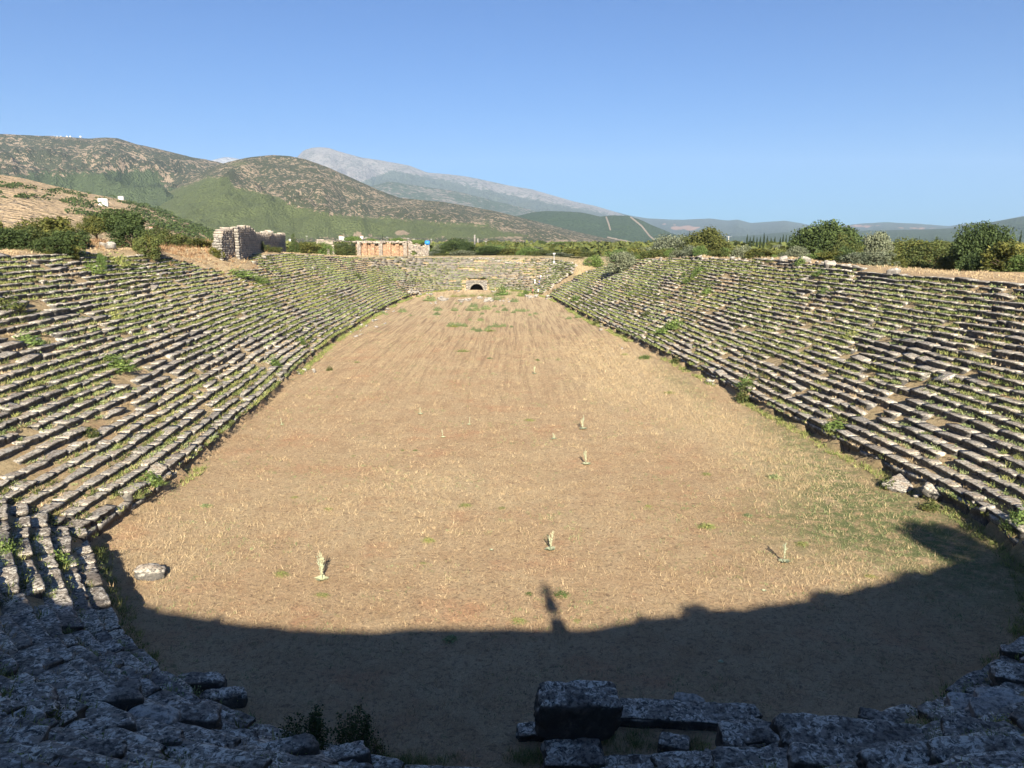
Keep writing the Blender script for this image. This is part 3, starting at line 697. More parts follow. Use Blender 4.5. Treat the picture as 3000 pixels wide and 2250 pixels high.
def hill(name, prof, D0, D1, D2, zf, mat, label, amp=.1, rough=1.2, step=4, gul=8, cover=None, nv=64, seed=0, p=1.15, d1var=.0):
    xs = np.arange(prof[0][0], prof[-1][0] + 1, step, float); ys = np.interp(xs, [a[0] for a in prof], [a[1] for a in prof])
    k_ = np.array([1, 3, 5, 3, 1]) / 13.; ys = np.convolve(np.pad(ys, 2, 'edge'), k_, 'valid')
    ys = ys + rough * fbm(xs * .035, xs * 0, o=5, seed=seed, g=.6)
    u = (xs - 1500) / F; vv = -(ys - 1125) / F; fy = math.cos(PITCH) + vv * math.sin(PITCH); fz = -math.sin(PITCH) + vv * math.cos(PITCH)
    hyp = np.hypot(u, fy); dx, dy = u / hyp, fy / hyp; az = np.arctan2(u, fy)
    v = np.r_[np.linspace(0, 1, nv), 1 + np.linspace(.06, 1, 14)]
    V, A = np.meshgrid(v, az, indexing='ij'); dc = D1 * (1 + d1var * fbm(az * 6, az * 0, o=3, seed=seed + 3))
    zc = CAMZ + fz / hyp * dc
    D = np.where(V <= 1, D0 + (dc - D0)[None] * V if True else 0, dc[None] + (D2 - D1) * (V - 1))
    D = np.where(V <= 1, D0 + (dc[None] - D0) * V, D)
    vf = np.clip(V, 0, 1); back = np.clip(V - 1, 0, 1)
    Z = zf + (zc[None] - zf) * vf ** p * (1 - back ** 1.3)
    env = np.sin(np.pi * vf) ** .8 * (V <= 1)
    X = D * dx[None]; Y = D * dy[None]; sc_ = gul / D1
    rid = 1 - 2 * np.abs(fbm(X * sc_ * 1.0, Y * sc_ * .45, o=5, seed=seed + 1))
    Z = Z + np.abs(zc[None] - zf) * amp * env * (rid - .75) + np.abs(zc[None] - zf) * amp * .25 * env * fbm(X * sc_ * 4, Y * sc_ * 4, o=4, seed=seed + 2)
    # image position of each vertex, used only to look up the land cover
    depth = Y * math.cos(PITCH) - (Z - CAMZ) * math.sin(PITCH); up = Y * math.sin(PITCH) + (Z - CAMZ) * math.cos(PITCH)
    ix = 1500 + F * X / depth; iy = 1125 - F * up / depth
    fo, ba = cover(ix, iy, V) if cover else (np.zeros_like(X), np.zeros_like(X))
    nu = len(xs); a_, b_ = np.meshgrid(np.arange(len(v) - 1), np.arange(nu - 1), indexing='ij'); q0 = (a_ * nu + b_).ravel()
    o = make_mesh(name, np.stack([X, Y, Z], -1).reshape(-1, 3), [np.stack([q0, q0 + 1, q0 + nu + 1, q0 + nu], 1)], mat, smooth=True, attrs={'forest': fo.ravel(), 'bare': ba.ravel()})
    tag(o, kind='structure'); o['label'] = label; return o, (X, Y, Z)
def tab(x, pts): return np.interp(x, [a[0] for a in pts], [a[1] for a in pts])
HA, HAg = hill('hill', [(-420, 430), (-150, 480), (0, 512), (60, 520), (160, 545), (330, 580), (420, 598), (520, 640), (640, 688), (720, 716), (800, 735)], 260, 900, 1500, 6,
     hill_mat('near_hill_cover', (.47, .345, .21), (.20, .17, .085), (.06, .08, .035), (.56, .46, .36), .06, .60, .6), 'tan near hill with scattered dark scrub at the left', amp=.02, rough=1.5, gul=10, seed=301, p=1.0)
def covB(x, y, v): return np.clip(sstep(-25, 25, y - tab(x, [(-200, 520), (150, 500), (300, 500), (420, 520), (520, 560), (620, 560)])) * .8 + .45 * gauss(x, y, 230, 450, 90, 30) + .7 * gauss(x, y, 420, 515, 80, 28) + .4 * gauss(x, y, 560, 490, 90, 22), 0, 1), x * 0
hill('hill', [(-420, 400), (0, 392), (100, 397), (180, 400), (260, 406), (310, 403), (345, 405), (400, 422), (480, 440), (560, 460), (640, 474), (720, 505), (800, 560), (900, 600)], 1700, 3900, 5200, -5,
     hill_mat('back_hill_cover', (.35, .27, .19), (.048, .066, .034), (.062, .082, .038), (.40, .34, .29), .062, .415, .92), 'brown and dark green scrub-covered hill at the far left', amp=.24, gul=16, seed=311, cover=covB)
def covC(x, y, v): return np.clip(sstep(-22, 16, y - tab(x, [(400, 590), (465, 576), (560, 540), (610, 520), (668, 522), (690, 552), (723, 556), (814, 576), (860, 606), (995, 633), (1120, 640), (1250, 650), (1400, 672), (1600, 700)])) * .95 + .55 * gauss(x, y, 700, 480, 60, 14) + .4 * gauss(x, y, 1150, 610, 60, 16) + .5 * gauss(x, y, 1420, 655, 90, 20), 0, 1) * (1 - .7 * sstep(688, 702, y) * sstep(700, 900, x)), (gauss(x, y, 1190, 682, 50, 10) + gauss(x, y, 1640, 706, 90, 6) + gauss(x, y, 1480, 696, 60, 5) + gauss(x, y, 1050, 690, 60, 7)) * (.62 + 1.1 * fbm(x * .06, y * .16, o=3, seed=99))
hill('hill', [(380, 640), (440, 592), (500, 555), (560, 525), (610, 500), (640, 482), (720, 462), (800, 454), (850, 457), (900, 468), (960, 490), (1040, 525), (1100, 553), (1170, 580), (1300, 592), (1420, 612), (1500, 630), (1600, 656), (1700, 682), (1850, 712), (1950, 722)], 1300, 2900, 4000, -5,
     hill_mat('middle_hill_cover', (.35, .27, .19), (.052, .070, .034), (.086, .104, .040), (.42, .36, .30), .09, .415, .92), 'rounded brown hill with a green forested foot in the middle distance', amp=.23, gul=16, seed=321, cover=covC)
hill('mountain', [(540, 500), (600, 475), (660, 460), (690, 463), (740, 478), (800, 520)], 14000, 18000, 20000, -20, hill_mat('far_rock_cover', (.36, .34, .33), (.25, .25, .24), (.1, .1, .09), (.4, .4, .4), .006, .55, .5), 'small hazy grey summit between the two brown hills', amp=.08, seed=331)
def covD(x, y, v): return np.clip(sstep(-14, 14, y - tab(x, [(800, 540), (1050, 535), (1150, 500), (1250, 522), (1400, 560), (1560, 590), (1800, 640)])) * 1.0 + .35 * sstep(1100, 1300, x), 0, 1), x * 0
hill('mountain', [(760, 560), (830, 500), (872, 458), (890, 440), (912, 433), (935, 431), (960, 433), (985, 441), (1060, 462), (1130, 472), (1200, 485), (1250, 505), (1330, 512), (1380, 520), (1450, 535), (1500, 545), (1560, 555), (1620, 572), (1680, 590), (1740, 602), (1800, 620), (1850, 640), (1920, 690)], 7500, 13000, 17000, -20,
     hill_mat('grey_mountain_cover', (.29, .27, .25), (.16, .165, .145), (.085, .10, .07), (.37, .35, .33), .014, .52, .7), 'tall pale grey rocky mountain rising behind the hills left of centre', amp=.22, gul=22, seed=341, cover=covD)
hill('hill', [(1020, 560), (1080, 548), (1140, 531), (1200, 541), (1280, 552), (1360, 565), (1450, 590), (1540, 610), (1640, 640), (1740, 690)], 5000, 7600, 9000, -20,
     hill_mat('blue_slope_cover', (.26, .23, .2), (.08, .10, .07), (.07, .095, .06), (.35, .33, .3), .02, .45), 'bluish wooded shoulder below the grey mountain', amp=.12, gul=12, seed=351, cover=lambda x, y, v: (.55 + 0 * x, 0 * x))
def seg(x, y, ax, ay, bx, by, w):
    t = np.clip(((x - ax) * (bx - ax) + (y - ay) * (by - ay)) / ((bx - ax) ** 2 + (by - ay) ** 2), 0, 1); return np.exp(-((x - ax - t * (bx - ax)) ** 2 + (y - ay - t * (by - ay)) ** 2) / w ** 2)
def covE(x, y, v): return .9 + 0 * x, np.maximum.reduce([seg(x, y, 1776, 636, 1783, 655, 2.6), seg(x, y, 1783, 655, 1788, 673, 2.6), seg(x, y, 1848, 636, 1880, 662, 2.6), seg(x, y, 1880, 662, 1902, 690, 2.6), seg(x, y, 1902, 690, 1916, 702, 2.6), seg(x, y, 1780, 695, 1860, 712, 2.2)])
hill('hill', [(1440, 650), (1520, 632), (1560, 622), (1600, 618), (1650, 619), (1700, 622), (1760, 634), (1790, 631), (1840, 632), (1880, 645), (1920, 664), (1970, 684), (2060, 706), (2140, 722)], 2600, 4300, 5600, -8,
     hill_mat('strip_hill_cover', (.38, .31, .24), (.05, .07, .04), (.052, .078, .042), (.38, .33, .28), .03, .4), 'green hill with two pale cleared strips right of centre', amp=.16, gul=12, seed=361, step=2, cover=covE)
def covF(x, y, v): return .85 + 0 * x, (1.1 * gauss(x, y, 2010, 668, 50, 8) + .9 * gauss(x, y, 1960, 657, 22, 5) + .8 * gauss(x, y, 2530, 662, 70, 6) + .8 * gauss(x, y, 2700, 668, 80, 6)) * (.75 + .8 * fbm(x * .05, y * .15, o=3, seed=98))
hill('hill', [(1700, 650), (1800, 620), (1850, 632), (1900, 640), (1950, 642), (2000, 644), (2080, 640), (2130, 646), (2160, 643), (2200, 654), (2260, 649), (2300, 646), (2370, 659), (2440, 664), (2520, 655), (2600, 651), (2700, 656), (2780, 662), (2830, 655), (2900, 652), (2960, 640), (3000, 632), (3200, 600), (3450, 590)], 6500, 13500, 17000, -20,
     hill_mat('far_range_cover', (.42, .27, .19), (.085, .10, .075), (.075, .095, .07), (.35, .3, .26), .012, .42), 'long blue hazy range along the horizon at the right', amp=.12, gul=16, seed=371, cover=covF)
hill('hill', [(1900, 712), (2000, 700), (2100, 694), (2200, 690), (2300, 680), (2400, 684), (2520, 676), (2620, 674), (2720, 672), (2790, 668), (2850, 660), (2920, 648), (3000, 634), (3200, 610), (3450, 600)], 3600, 6800, 9000, -12,
     hill_mat('near_range_cover', (.30, .24, .18), (.06, .08, .05), (.062, .085, .05), (.35, .3, .26), .02, .42), 'lower wooded hills in front of the blue range at the right', amp=.14, gul=12, seed=381, cover=lambda x, y, v: (.8 + 0 * x, 0 * x))

# haze
mb = MB(); mb.box((0, 9500, 1000 - 30), (34000, 24000, 2180)); hz = mb.build('haze', None)
hm = bpy.data.materials.new('haze_air'); hm.use_nodes = True; hn = hm.node_tree.nodes; hn.clear()
ho = hn.new('ShaderNodeOutputMaterial'); hv = hn.new('ShaderNodeVolumePrincipled'); hv.inputs['Color'].default_value = (.52, .71, 1.0, 1); hv.inputs['Density'].default_value = HAZE = 4.0e-5
hm.node_tree.links.new(hv.outputs[0], ho.inputs['Volume']); hz.data.materials.append(hm); tag(hz, kind='stuff'); hz['label'] = 'thin bluish summer haze over the whole valley'
bpy.context.view_layer.update()

# ------------------------------------------------------------------ trees and bushes
def leaf_quads(C, size, up=.0, out=None, flat=.0, long=1.0):
    """one leaf-clump card (quad) at every point of C"""
    n_ = len(C); nrm = rng.normal(size=(n_, 3)); nrm[:, 2] += up
    if out is not None: nrm = nrm * .9 + out
    nrm /= np.linalg.norm(nrm, axis=1)[:, None] + 1e-9
    a = np.cross(nrm, rng.normal(size=(n_, 3))); a /= np.linalg.norm(a, axis=1)[:, None] + 1e-9; b = np.cross(nrm, a)
    s_ = (size * rng.uniform(.6, 1.3, n_))[:, None]
    v = np.stack([C - a * s_ * .5 * long, C + b * s_ * .35, C + a * s_ * .5 * long, C - b * s_ * .35], 1)
    return v.reshape(-1, 3), np.arange(n_ * 4).reshape(-1, 4)
def crown(name, mat, parent, clumps, per, size, shell=.55, sq=(1, 1, .8), long=1.0, up=.3):
    P = []; O = []; T = []
    for (cx, cy, cz, r) in clumps:
        n_ = max(6, int(per * r * r)); d = rng.normal(size=(n_, 3)); d /= np.linalg.norm(d, axis=1)[:, None]
        rr_ = r * (shell + (1 - shell) * rng.random(n_) ** .6) * (1 + .18 * rng.normal(size=n_)); P.append(np.array([cx, cy, cz]) + d * rr_[:, None] * np.array(sq)); O.append(d)
        T.append(np.clip(rng.normal(.5, .25, n_) + rng.normal(0, .2), 0, 1))
    P = np.concatenate(P); O = np.concatenate(O); v, q = leaf_quads(P, size, up, O, long=long)
    return make_mesh(name, v, [q], mat, parent, attrs={'tint': np.repeat(np.concatenate(T), 4)})
def ell_clumps(n_, rx, rz, cz, r0, r1, lower=-.6):
    L = []
    while len(L) < n_:
        d = rng.normal(size=3); d /= np.linalg.norm(d)
        if d[2] < lower: continue
        k_ = rng.uniform(.45, .82); L.append((d[0] * rx * k_, d[1] * rx * k_, cz + d[2] * rz * k_, rng.uniform(r0, r1)))
    return L
def trunk(parent, h, r, mat, limbs=5, spread=.25, name='trunk'):
    mb = MB(); b = rng.normal(0, .03, 2)
    mb.tube([(0, 0, -.05), (b[0], b[1], h * .3), (b[0] * 2, b[1] * 2, h * .6), (b[0] * 3, b[1], h)], [r, r * .8, r * .6, r * .25], 7)
    for i in range(limbs):
        t = rng.uniform(0, 6.28); z0 = h * rng.uniform(.3, .6); e = spread * rng.uniform(.6, 1.2)
        mb.tube([(b[0], b[1], z0), (math.cos(t) * e * .5, math.sin(t) * e * .5, z0 + h * .16), (math.cos(t) * e, math.sin(t) * e, z0 + h * .36)], [r * .5, r * .35, r * .12], 5)
    return mb.build(name, mat, parent)
# prototypes are unit height, crown radius about .5; each is used as the first placed tree of its kind
def P_round(mat, dens=1.0, name='tree', bark=None, low=.5, nclump=34):
    e = empty(name, (0, 0, 0), 'x', 'tree'); trunk(e, .62, .035, bark or M_BARK)
    crown('crown', mat, e, ell_clumps(nclump, .5, .42, .56, .10, .19), 5200 * dens, .038, sq=(1, 1, .85)); return e
def P_bush(mat, name='bush', long=1.0, n_=26, size=.055, per=3600):
    e = empty(name, (0, 0, 0), 'x', 'bush'); trunk(e, .5, .025, M_BARK, 6, .3, 'stem')
    L = []
    for i in range(n_):
        t = rng.uniform(0, 6.28); r_ = .42 * math.sqrt(rng.random()); hmax = .86 * math.sqrt(max(0.05, 1 - (r_ / .52) ** 2)) * rng.uniform(.7, 1.05)
        for z in (np.arange(.10, hmax, .2) if rng.random() < .55 else [hmax * .9]): L.append((r_ * math.cos(t), r_ * math.sin(t), float(z), rng.uniform(.10, .17)))
    crown('foliage', mat, e, L, per * 1.3, size * .9, sq=(1, 1, 1), long=long, up=.5); return e
def P_cyp(mat):
    e = empty('cypress_tree', (0, 0, 0), 'x', 'cypress tree'); trunk(e, .5, .02, M_BARK, 0)
    L = [(rng.normal(0, .012), rng.normal(0, .012), float(z), .105 * (1 - (z - .1) ** 2 * .95) ** .8 * (1 if z < .8 else .7)) for z in np.arange(.07, .97, .05)]
    crown('crown', mat, e, L, 60000, .028, sq=(1, 1, 1.2), up=1); return e
def P_con(mat):
    e = empty('conifer_tree', (0, 0, 0), 'x', 'conifer'); trunk(e, .8, .02, M_BARK, 0); L = []
    for z in np.arange(.08, .96, .075):
        R_ = .34 * (1 - z) + .03
        for j in range(max(2, int(R_ * 20))): t = rng.uniform(0, 6.28); L.append((R_ * .6 * math.cos(t), R_ * .6 * math.sin(t), float(z + rng.normal(0, .02)), .05 + R_ * .25))
    crown('crown', mat, e, L, 9000, .034, sq=(1, 1, .7)); return e
def P_pine(mat):
    e = empty('umbrella_pine_tree', (0, 0, 0), 'x', 'pine tree'); trunk(e, .75, .03, M_BARK, 6, .3)
    L = [(.40 * math.sqrt(a) * math.cos(t), .40 * math.sqrt(a) * math.sin(t), .80 - a * .12 + rng.normal(0, .02), rng.uniform(.09, .14)) for a, t in zip(rng.random(34), rng.uniform(0, 6.28, 34))]
    crown('crown', mat, e, L, 6500, .035, sq=(1.1, 1.1, .6), up=1); return e
def P_slim(mat):
    e = empty('slender_tree', (0, 0, 0), 'x', 'tree'); trunk(e, .8, .02, M_PALEWOOD, 8, .3)
    crown('crown', mat, e, ell_clumps(40, .46, .32, .68, .09, .15), 6000, .045, sq=(1, 1, .8)); return e
PR = {'dark': P_round(ML_DARK, 1.9, nclump=56), 'green': P_round(ML_GREEN, 1.0), 'mid': P_round(ML_BUSH, 1.6, nclump=46), 'olive': P_round(ML_OLIVE, 1.0, 'olive_tree'), 'yel': P_round(ML_YELLOW, 1.6, nclump=44),
      'bush': P_bush(ML_BUSH), 'bushd': P_bush(ML_DARK), 'bushy': P_bush(ML_YELLOW, long=1.6), 'bushg': P_bush(ML_GREEN), 'cyp': P_cyp(ML_CYP), 'con': P_con(ML_DARK), 'pine': P_pine(ML_GREEN), 'slim': P_slim(ML_OLIVE), 'busho': P_bush(ML_OLIVE)}
USED = set()
CATS = {'cyp': 'cypress tree', 'con': 'conifer', 'pine': 'pine tree', 'olive': 'tree', 'slim': 'tree'}
def plant(kind, x, y, z, w, h, label, group=None):
    e = PR[kind] if kind not in USED else copy_tree(PR[kind]); USED.add(kind)
    cat = CATS.get(kind, 'bush' if kind.startswith('bush') else 'tree')
    put(e, (x, y, z - .03 * h), rng.uniform(0, 6.28), (w, w, h), label, cat)
    if group: e['group'] = group
    elif 'group' in e: del e['group']
    return e
def plant_px(kind, px, ty, w, Y, label, group=None, base=None):
    g = at(px, 740, Y); x = g[0]; z = float(surf(np.array([x]), np.array([float(Y)]))[0]) if base is None else at(px, base, Y)[2]
    zt_ = at(px, ty, Y)[2]; h = max(.4, zt_ - z) * (1.16 if kind.startswith('bush') else 1.05); depth = Y * math.cos(PITCH) + 1
    return plant(kind, x, Y, z, w / F * depth, h, label, group)
GL = 'bushes behind the left bank'; GR = 'trees and bushes behind the right bank'
for a in [('bushd', 25, 662, 140, 80, 'dark bush cut by the left edge of the photo behind the left bank'), ('yel', -40, 640, 150, 88, 'autumn-brown tree at the left edge behind the left bank'),
          ('bushy', 150, 628, 170, 92, 'tall yellow-tipped bush in the middle of the leftmost bush group'), ('bush', 95, 655, 130, 84, 'olive-green bush in front of the yellow-tipped bush'),
          ('bushd', 195, 668, 120, 83, 'rounded dark green bush at the right end of the leftmost bush group'), ('bush', 60, 648, 120, 87, 'feathery green bush left of the yellow-tipped bush'), ('bushd', 150, 690, 110, 80, 'low dark bush at the foot of the leftmost bush group'),
          ('bushy', 212, 715, 50, 82, 'small yellowish shrub on the bare path behind the top left row'), ('bushy', 143, 742, 32, 79, 'tiny dry shrub on the top row far left'), ('bushg', 296, 736, 32, 84, 'small pale shrub right of the path behind the top left row'),
          ('yel', 290, 630, 110, 108, 'brownish loose bush left of the dark round bush'), ('dark', 350, 608, 170, 110, 'large dark green round bush below the white hut'), ('bushd', 385, 650, 130, 104, 'dark green bush at the right foot of the large round bush'), ('bush', 430, 672, 90, 102, 'small glossy bush at the right end of the dark bush group'),
          ('bush', 490, 672, 110, 128, 'first bush of the low thicket right of the dark round bush'), ('bush', 545, 688, 110, 130, 'middle bush of the low thicket between dark bush and ruin wall'), ('bushy', 595, 702, 90, 132, 'yellowish bush of the low thicket left of the ruin wall'), ('bushy', 632, 722, 50, 124, 'small yellow-green shrub touching the left foot of the ruin wall'),
          ('bush', 460, 655, 80, 140, 'green bush top seen behind the dark bush group'), ('bushd', 240, 668, 60, 98, 'small dark bush in the gap between the two bush groups'),
          ('bushg', 655, 738, 36, 140, 'small round green bush below the ruin wall'), ('bushg', 716, 712, 46, 150, 'upright green bush in front of the middle of the ruin wall'), ('bush', 742, 694, 60, 158, 'taller bush leaning on the dark ruin wall'), ('bush', 768, 708, 50, 160, 'bush against the right half of the ruin wall'), ('bush', 805, 720, 50, 165, 'low bush at the right end of the ruin wall'),
          ('con', 862, 682, 62, 190, 'conifer right of the ruin wall'), ('bushy', 905, 708, 90, 200, 'yellow-green bush between conifer and small ruined arch'), ('bushg', 950, 706, 60, 215, 'bright green bush beside the small ruined arch'), ('bush', 1010, 706, 70, 245, 'dark bush between small arch and long brick ruin'), ('bush', 985, 718, 60, 240, 'low bush right of the small ruined arch')]:
    plant_px(*a, group=GL)
for a in [('olive', 1965, 680, 145, 205, 'grey-green round tree with bare trunk at the left of the right-hand trees'), ('yel', 2065, 664, 160, 195, 'big yellowish-green round tree on the right bank skyline'), ('bushy', 2040, 705, 80, 185, 'low yellow bush at the foot of the yellowish round tree'), ('bush', 2110, 712, 100, 190, 'green bush right of the yellowish round tree'),
          ('dark', 2375, 662, 150, 152, 'left half of the large dark round tree right of the cypresses'), ('dark', 2425, 640, 190, 150, 'large dark round tree standing on the right bank skyline'), ('mid', 2470, 680, 110, 146, 'right-hand lower lobe tree of the large dark tree'),
          ('slim', 2568, 676, 110, 122, 'slender pale-leaved tree with a thin light trunk'), ('bush', 2530, 728, 110, 135, 'bush at the foot of the slender pale tree'), ('mid', 2650, 694, 190, 138, 'broad olive-green tree right of the slender pale tree'), ('mid', 2735, 700, 160, 134, 'second broad olive-green tree before the tall dark tree'), ('bush', 2610, 745, 100, 118, 'low bush under the broad olive-green tree'), ('bush', 2690, 742, 110, 114, 'low bushes in the row before the tall dark tree'), ('bushy', 2775, 742, 80, 108, 'yellowish reeds left of the tall dark tree'),
          ('con', 2742, 688, 46, 190, 'small conifer top above the broad trees'), ('con', 2800, 700, 70, 200, 'dark conifer left of the tall dark tree'), ('dark', 2862, 645, 160, 102, 'tall dark tree with ragged top near the right edge'), ('dark', 2910, 655, 140, 100, 'right half of the tall dark ragged tree'), ('bushd', 2850, 740, 90, 96, 'dark undergrowth below the tall dark tree'),
          ('bushy', 2962, 700, 150, 92, 'tall yellow-green bush at the right edge of the photo'), ('cyp', 2985, 672, 44, 118, 'pale narrow tree at the right edge behind the yellow-green bush'), ('bushg', 3020, 740, 120, 86, 'low green bush cut by the right edge')]:
    plant_px(*a, group=GR)
for i, px in enumerate([2187, 2196, 2206, 2216, 2226, 2236, 2246, 2257, 2268]): plant_px('cyp', px, 682 + rng.uniform(-2, 12) + (8 if i > 6 else 0), 30, 330 + 5 * i, 'dark cypress in the left dense row on the right skyline', 'first row of cypresses')
for i, px in enumerate([2284, 2292, 2301, 2311, 2322, 2334, 2345, 2356]): plant_px('cyp', px, 686 + rng.uniform(-2, 9), 30, 340 + 6 * i, 'dark cypress in the second row beside the large dark round tree', 'second row of cypresses')
for px, ty, w in ((2690, 690, 14), (2752, 694, 13), (1122, 683, 18), (2632, 690, 16)): plant_px('cyp', px, ty, w, 320, 'single dark cypress standing above the far tree belt near pixel column of other trees' if False else {2690: 'thin cypress above the broad olive-green trees', 2752: 'thin cypress just left of the dark conifer', 1122: 'dark cypress behind the middle of the long brick ruin', 2632: 'thin cypress right of the slender pale tree'}[px])
# hedge belts and woodland beyond the stadium
def belt(n_, x0, x1, t0, t1, Y0, Y1, kinds, w0, w1, label, group):
    for i in range(n_):
        px = x0 + (x1 - x0) * (i + rng.random()) / n_; Y = rng.uniform(Y0, Y1); k_ = kinds[int(rng.integers(len(kinds)))]
        plant_px(k_, px, rng.uniform(t0, t1), rng.uniform(w0, w1), Y, label, group)
for i_ in range(58):
    yy_ = rng.uniform(92, 222); s_ = yk('R', yy_) ; oo_ = float(nrows(s_)) * RD + rng.uniform(2.5, 9); x_, y_ = opos(s_, oo_); z_ = float(surf(np.array([float(x_)]), np.array([float(y_)]))[0])
    if y_ < 205: plant(['bush', 'bushy', 'bush', 'bushg', 'busho', 'bushd'][int(rng.integers(6))], float(x_), float(y_), z_, rng.uniform(3, 5.5), (rng.uniform(1.6, 2.4) if y_ < 135 else rng.uniform(2.2, 3.6)) + max(0, 13.0 - z_ - 2.2 - (y_ - 92) * .012), 'bush growing directly behind the top row of the right bank', 'bushes along the top of the right bank')
belt(26, 1790, 2350, 718, 738, 176, 235, ['bushy', 'bush', 'bush', 'bushg', 'busho'], 60, 110, 'green bush in the low hedge behind the right bank', 'hedge behind the right bank')
belt(22, 2450, 3100, 716, 742, 122, 165, ['bush', 'bushy', 'bush', 'bushd'], 70, 120, 'bush in the thicket between the tall trees at the right', 'thicket at the right')
belt(24, 1250, 1720, 716, 740, 270, 330, ['bush', 'mid', 'bushg', 'dark', 'busho', 'bushy'], 45, 90, 'bush or low tree directly behind the far curved end', 'trees directly behind the far end')
belt(30, 860, 1700, 700, 724, 330, 480, ['mid', 'dark', 'olive', 'green', 'pine', 'bush', 'olive'], 50, 95, 'round tree in the wood behind the far curved end', 'wood behind the far end')
belt(34, 800, 2400, 702, 722, 500, 900, ['mid', 'dark', 'olive', 'green', 'pine', 'mid'], 34, 70, 'small distant tree in the plain before the hills', 'trees in the plain')
belt(22, 1900, 3050, 700, 722, 300, 600, ['mid', 'dark', 'green', 'mid', 'olive'], 40, 80, 'distant tree beyond the right bank', 'distant trees at the right')
for a in [('pine', 1040, 684, 74, 330, 'broad umbrella pine above the left end of the long brick ruin'), ('pine', 1085, 692, 60, 335, 'second umbrella pine above the long brick ruin'), ('pine', 1165, 690, 70, 345, 'umbrella pine behind the middle of the long brick ruin'), ('pine', 1175, 702, 44, 330, 'low bright umbrella pine touching the long brick ruin'), ('pine', 1225, 696, 70, 350, 'umbrella pine left of the blue tank'), ('dark', 1338, 696, 90, 290, 'large dark tree left of the two lone columns'), ('dark', 1365, 708, 70, 285, 'dark round tree just left of the two lone columns'), ('mid', 1345, 730, 60, 275, 'pale round bush in front of the large dark tree'), ('green', 1450, 714, 100, 300, 'bright green broad tree right of the two lone columns'), ('green', 1490, 728, 90, 290, 'rounded green tree above the far curved end'), ('dark', 1430, 722, 60, 285, 'dark tree between columns and bright green tree'), ('olive', 1292, 712, 60, 300, 'grey-green tree right of the long brick ruin'), ('busho', 1270, 735, 60, 280, 'grey bush beside the right end of the long brick ruin'), ('bush', 1595, 752, 90, 255, 'bush behind the right part of the far end'), ('bushg', 1740, 746, 60, 226, 'bright green bush at the left tip of the right bank'), ('bushy', 1690, 762, 56, 246, 'autumn-coloured bush above the earth ramp'), ('bush', 1650, 772, 44, 250, 'grey-green bush at the head of the earth ramp')]:
    plant_px(*a, group='trees behind the far end')
# trees beside and behind the camera whose shadows fall in the picture
for (x, y, h, w, lab) in ((-18.5, 1.0, 2.2, 3.6, 'bush on the near rim left of the viewpoint, outside the picture'), (-21.5, 2.2, 2.6, 4, 'second bush on the near rim to the left, outside the picture'), (-25, 4.2, 2.6, 4.2, 'third bush on the near rim to the left, outside the picture'), (-28.5, 7, 2.6, 4.2, 'fourth bush on the near rim to the left, outside the picture'), (-32, 10.5, 2.4, 4.2, 'fifth bush on the near rim to the left, outside the picture'), (25.5, 1.2, 3.1, 3.6, 'bush on the rim to the right casting the small patch of shade, outside the picture'), (28, -2, 1.9, 5.5, 'bush on the rim right of the viewpoint, outside the picture'), (33, 1.5, 5.2, 5, 'large bush on the rim further right, outside the picture'), (37, 5, 4.6, 5, 'bush on the rim beyond the large bush, outside the picture'), (22, -3, .5, 3, 'middling bush on the near rim to the right')):
    plant('bush', x, y, float(surf(np.array([float(x)]), np.array([float(y)]))[0]), w, h, lab, 'bushes on the near rim')
for j_ in range(26):
    s_ = (rng.uniform(-34, 34)) % PER; x_, y_ = opos(s_, float(nrows(s_)) * RD + rng.uniform(.6, 3.0)); z_ = float(surf(np.array([float(x_)]), np.array([float(y_)]))[0])
    if abs(x_ - 5.2) > 1.6 and math.hypot(x_, y_) > 2.5: plant('busho', float(x_), float(y_), z_, rng.uniform(.7, 1.8), rng.uniform(.2, .55), 'low grassy shrub on the near rim behind the viewpoint, outside the picture', 'low growth on the near rim')
# foreground dark bush
p = hit(965, 2215); d_ = np.linalg.norm(p - np.array([0, 0, CAMZ]))
def fg_bush(px, pyb, wpx, hpx, mat, label, n_=900, leaf=.05, cat='bush', name='bush'):
    p = hit(px, pyb); d_ = np.linalg.norm(p - np.array([0, 0, CAMZ])); w = wpx / F * d_; h = hpx / F * d_ * 1.15
    e = empty(name, p, label, cat, 'plants on the near seats'); mb = MB(); P = []
    for i in range(22):
        t = rng.uniform(0, 6.28); r_ = w * .42 * math.sqrt(rng.random()); hh = h * rng.uniform(.55, 1.0) * (1 - .35 * (r_ / (w * .5)) ** 2); b = np.array([r_ * .5 * math.cos(t), r_ * .5 * math.sin(t), -.1]); tp = np.array([r_ * math.cos(t), r_ * math.sin(t), hh])
        mid = (b + tp) / 2 + rng.normal(0, .04, 3); mb.tube([b, mid, tp], [.012, .009, .004], 4)
        m_ = n_ // 22; tt = rng.random(m_) ** .7; L = b + (tp - b) * tt[:, None] + rng.normal(0, .07, (m_, 3)) * np.array([1, 1, .7]); P.append(L)
    mb.build('stem', M_BARK, e); P = np.concatenate(P); P[:, 2] = np.maximum(P[:, 2], .02); v, q = leaf_quads(P, leaf, .4)
    make_mesh('foliage', v, [q], mat, e, attrs={'tint': np.repeat(rng.random(len(P)), 4)}); return e
fg_bush(900, 2225, 150, 130, ML_DARK, 'left half of the dark leafy bush at the bottom of the photo', 3000, .07)
fg_bush(1035, 2235, 140, 150, ML_DARK, 'right half of the dark leafy bush at the bottom of the photo', 3000, .07)
fg_bush(1100, 2245, 90, 70, ML_BUSH, 'low leafy plant right of the dark bush', 900, .06)

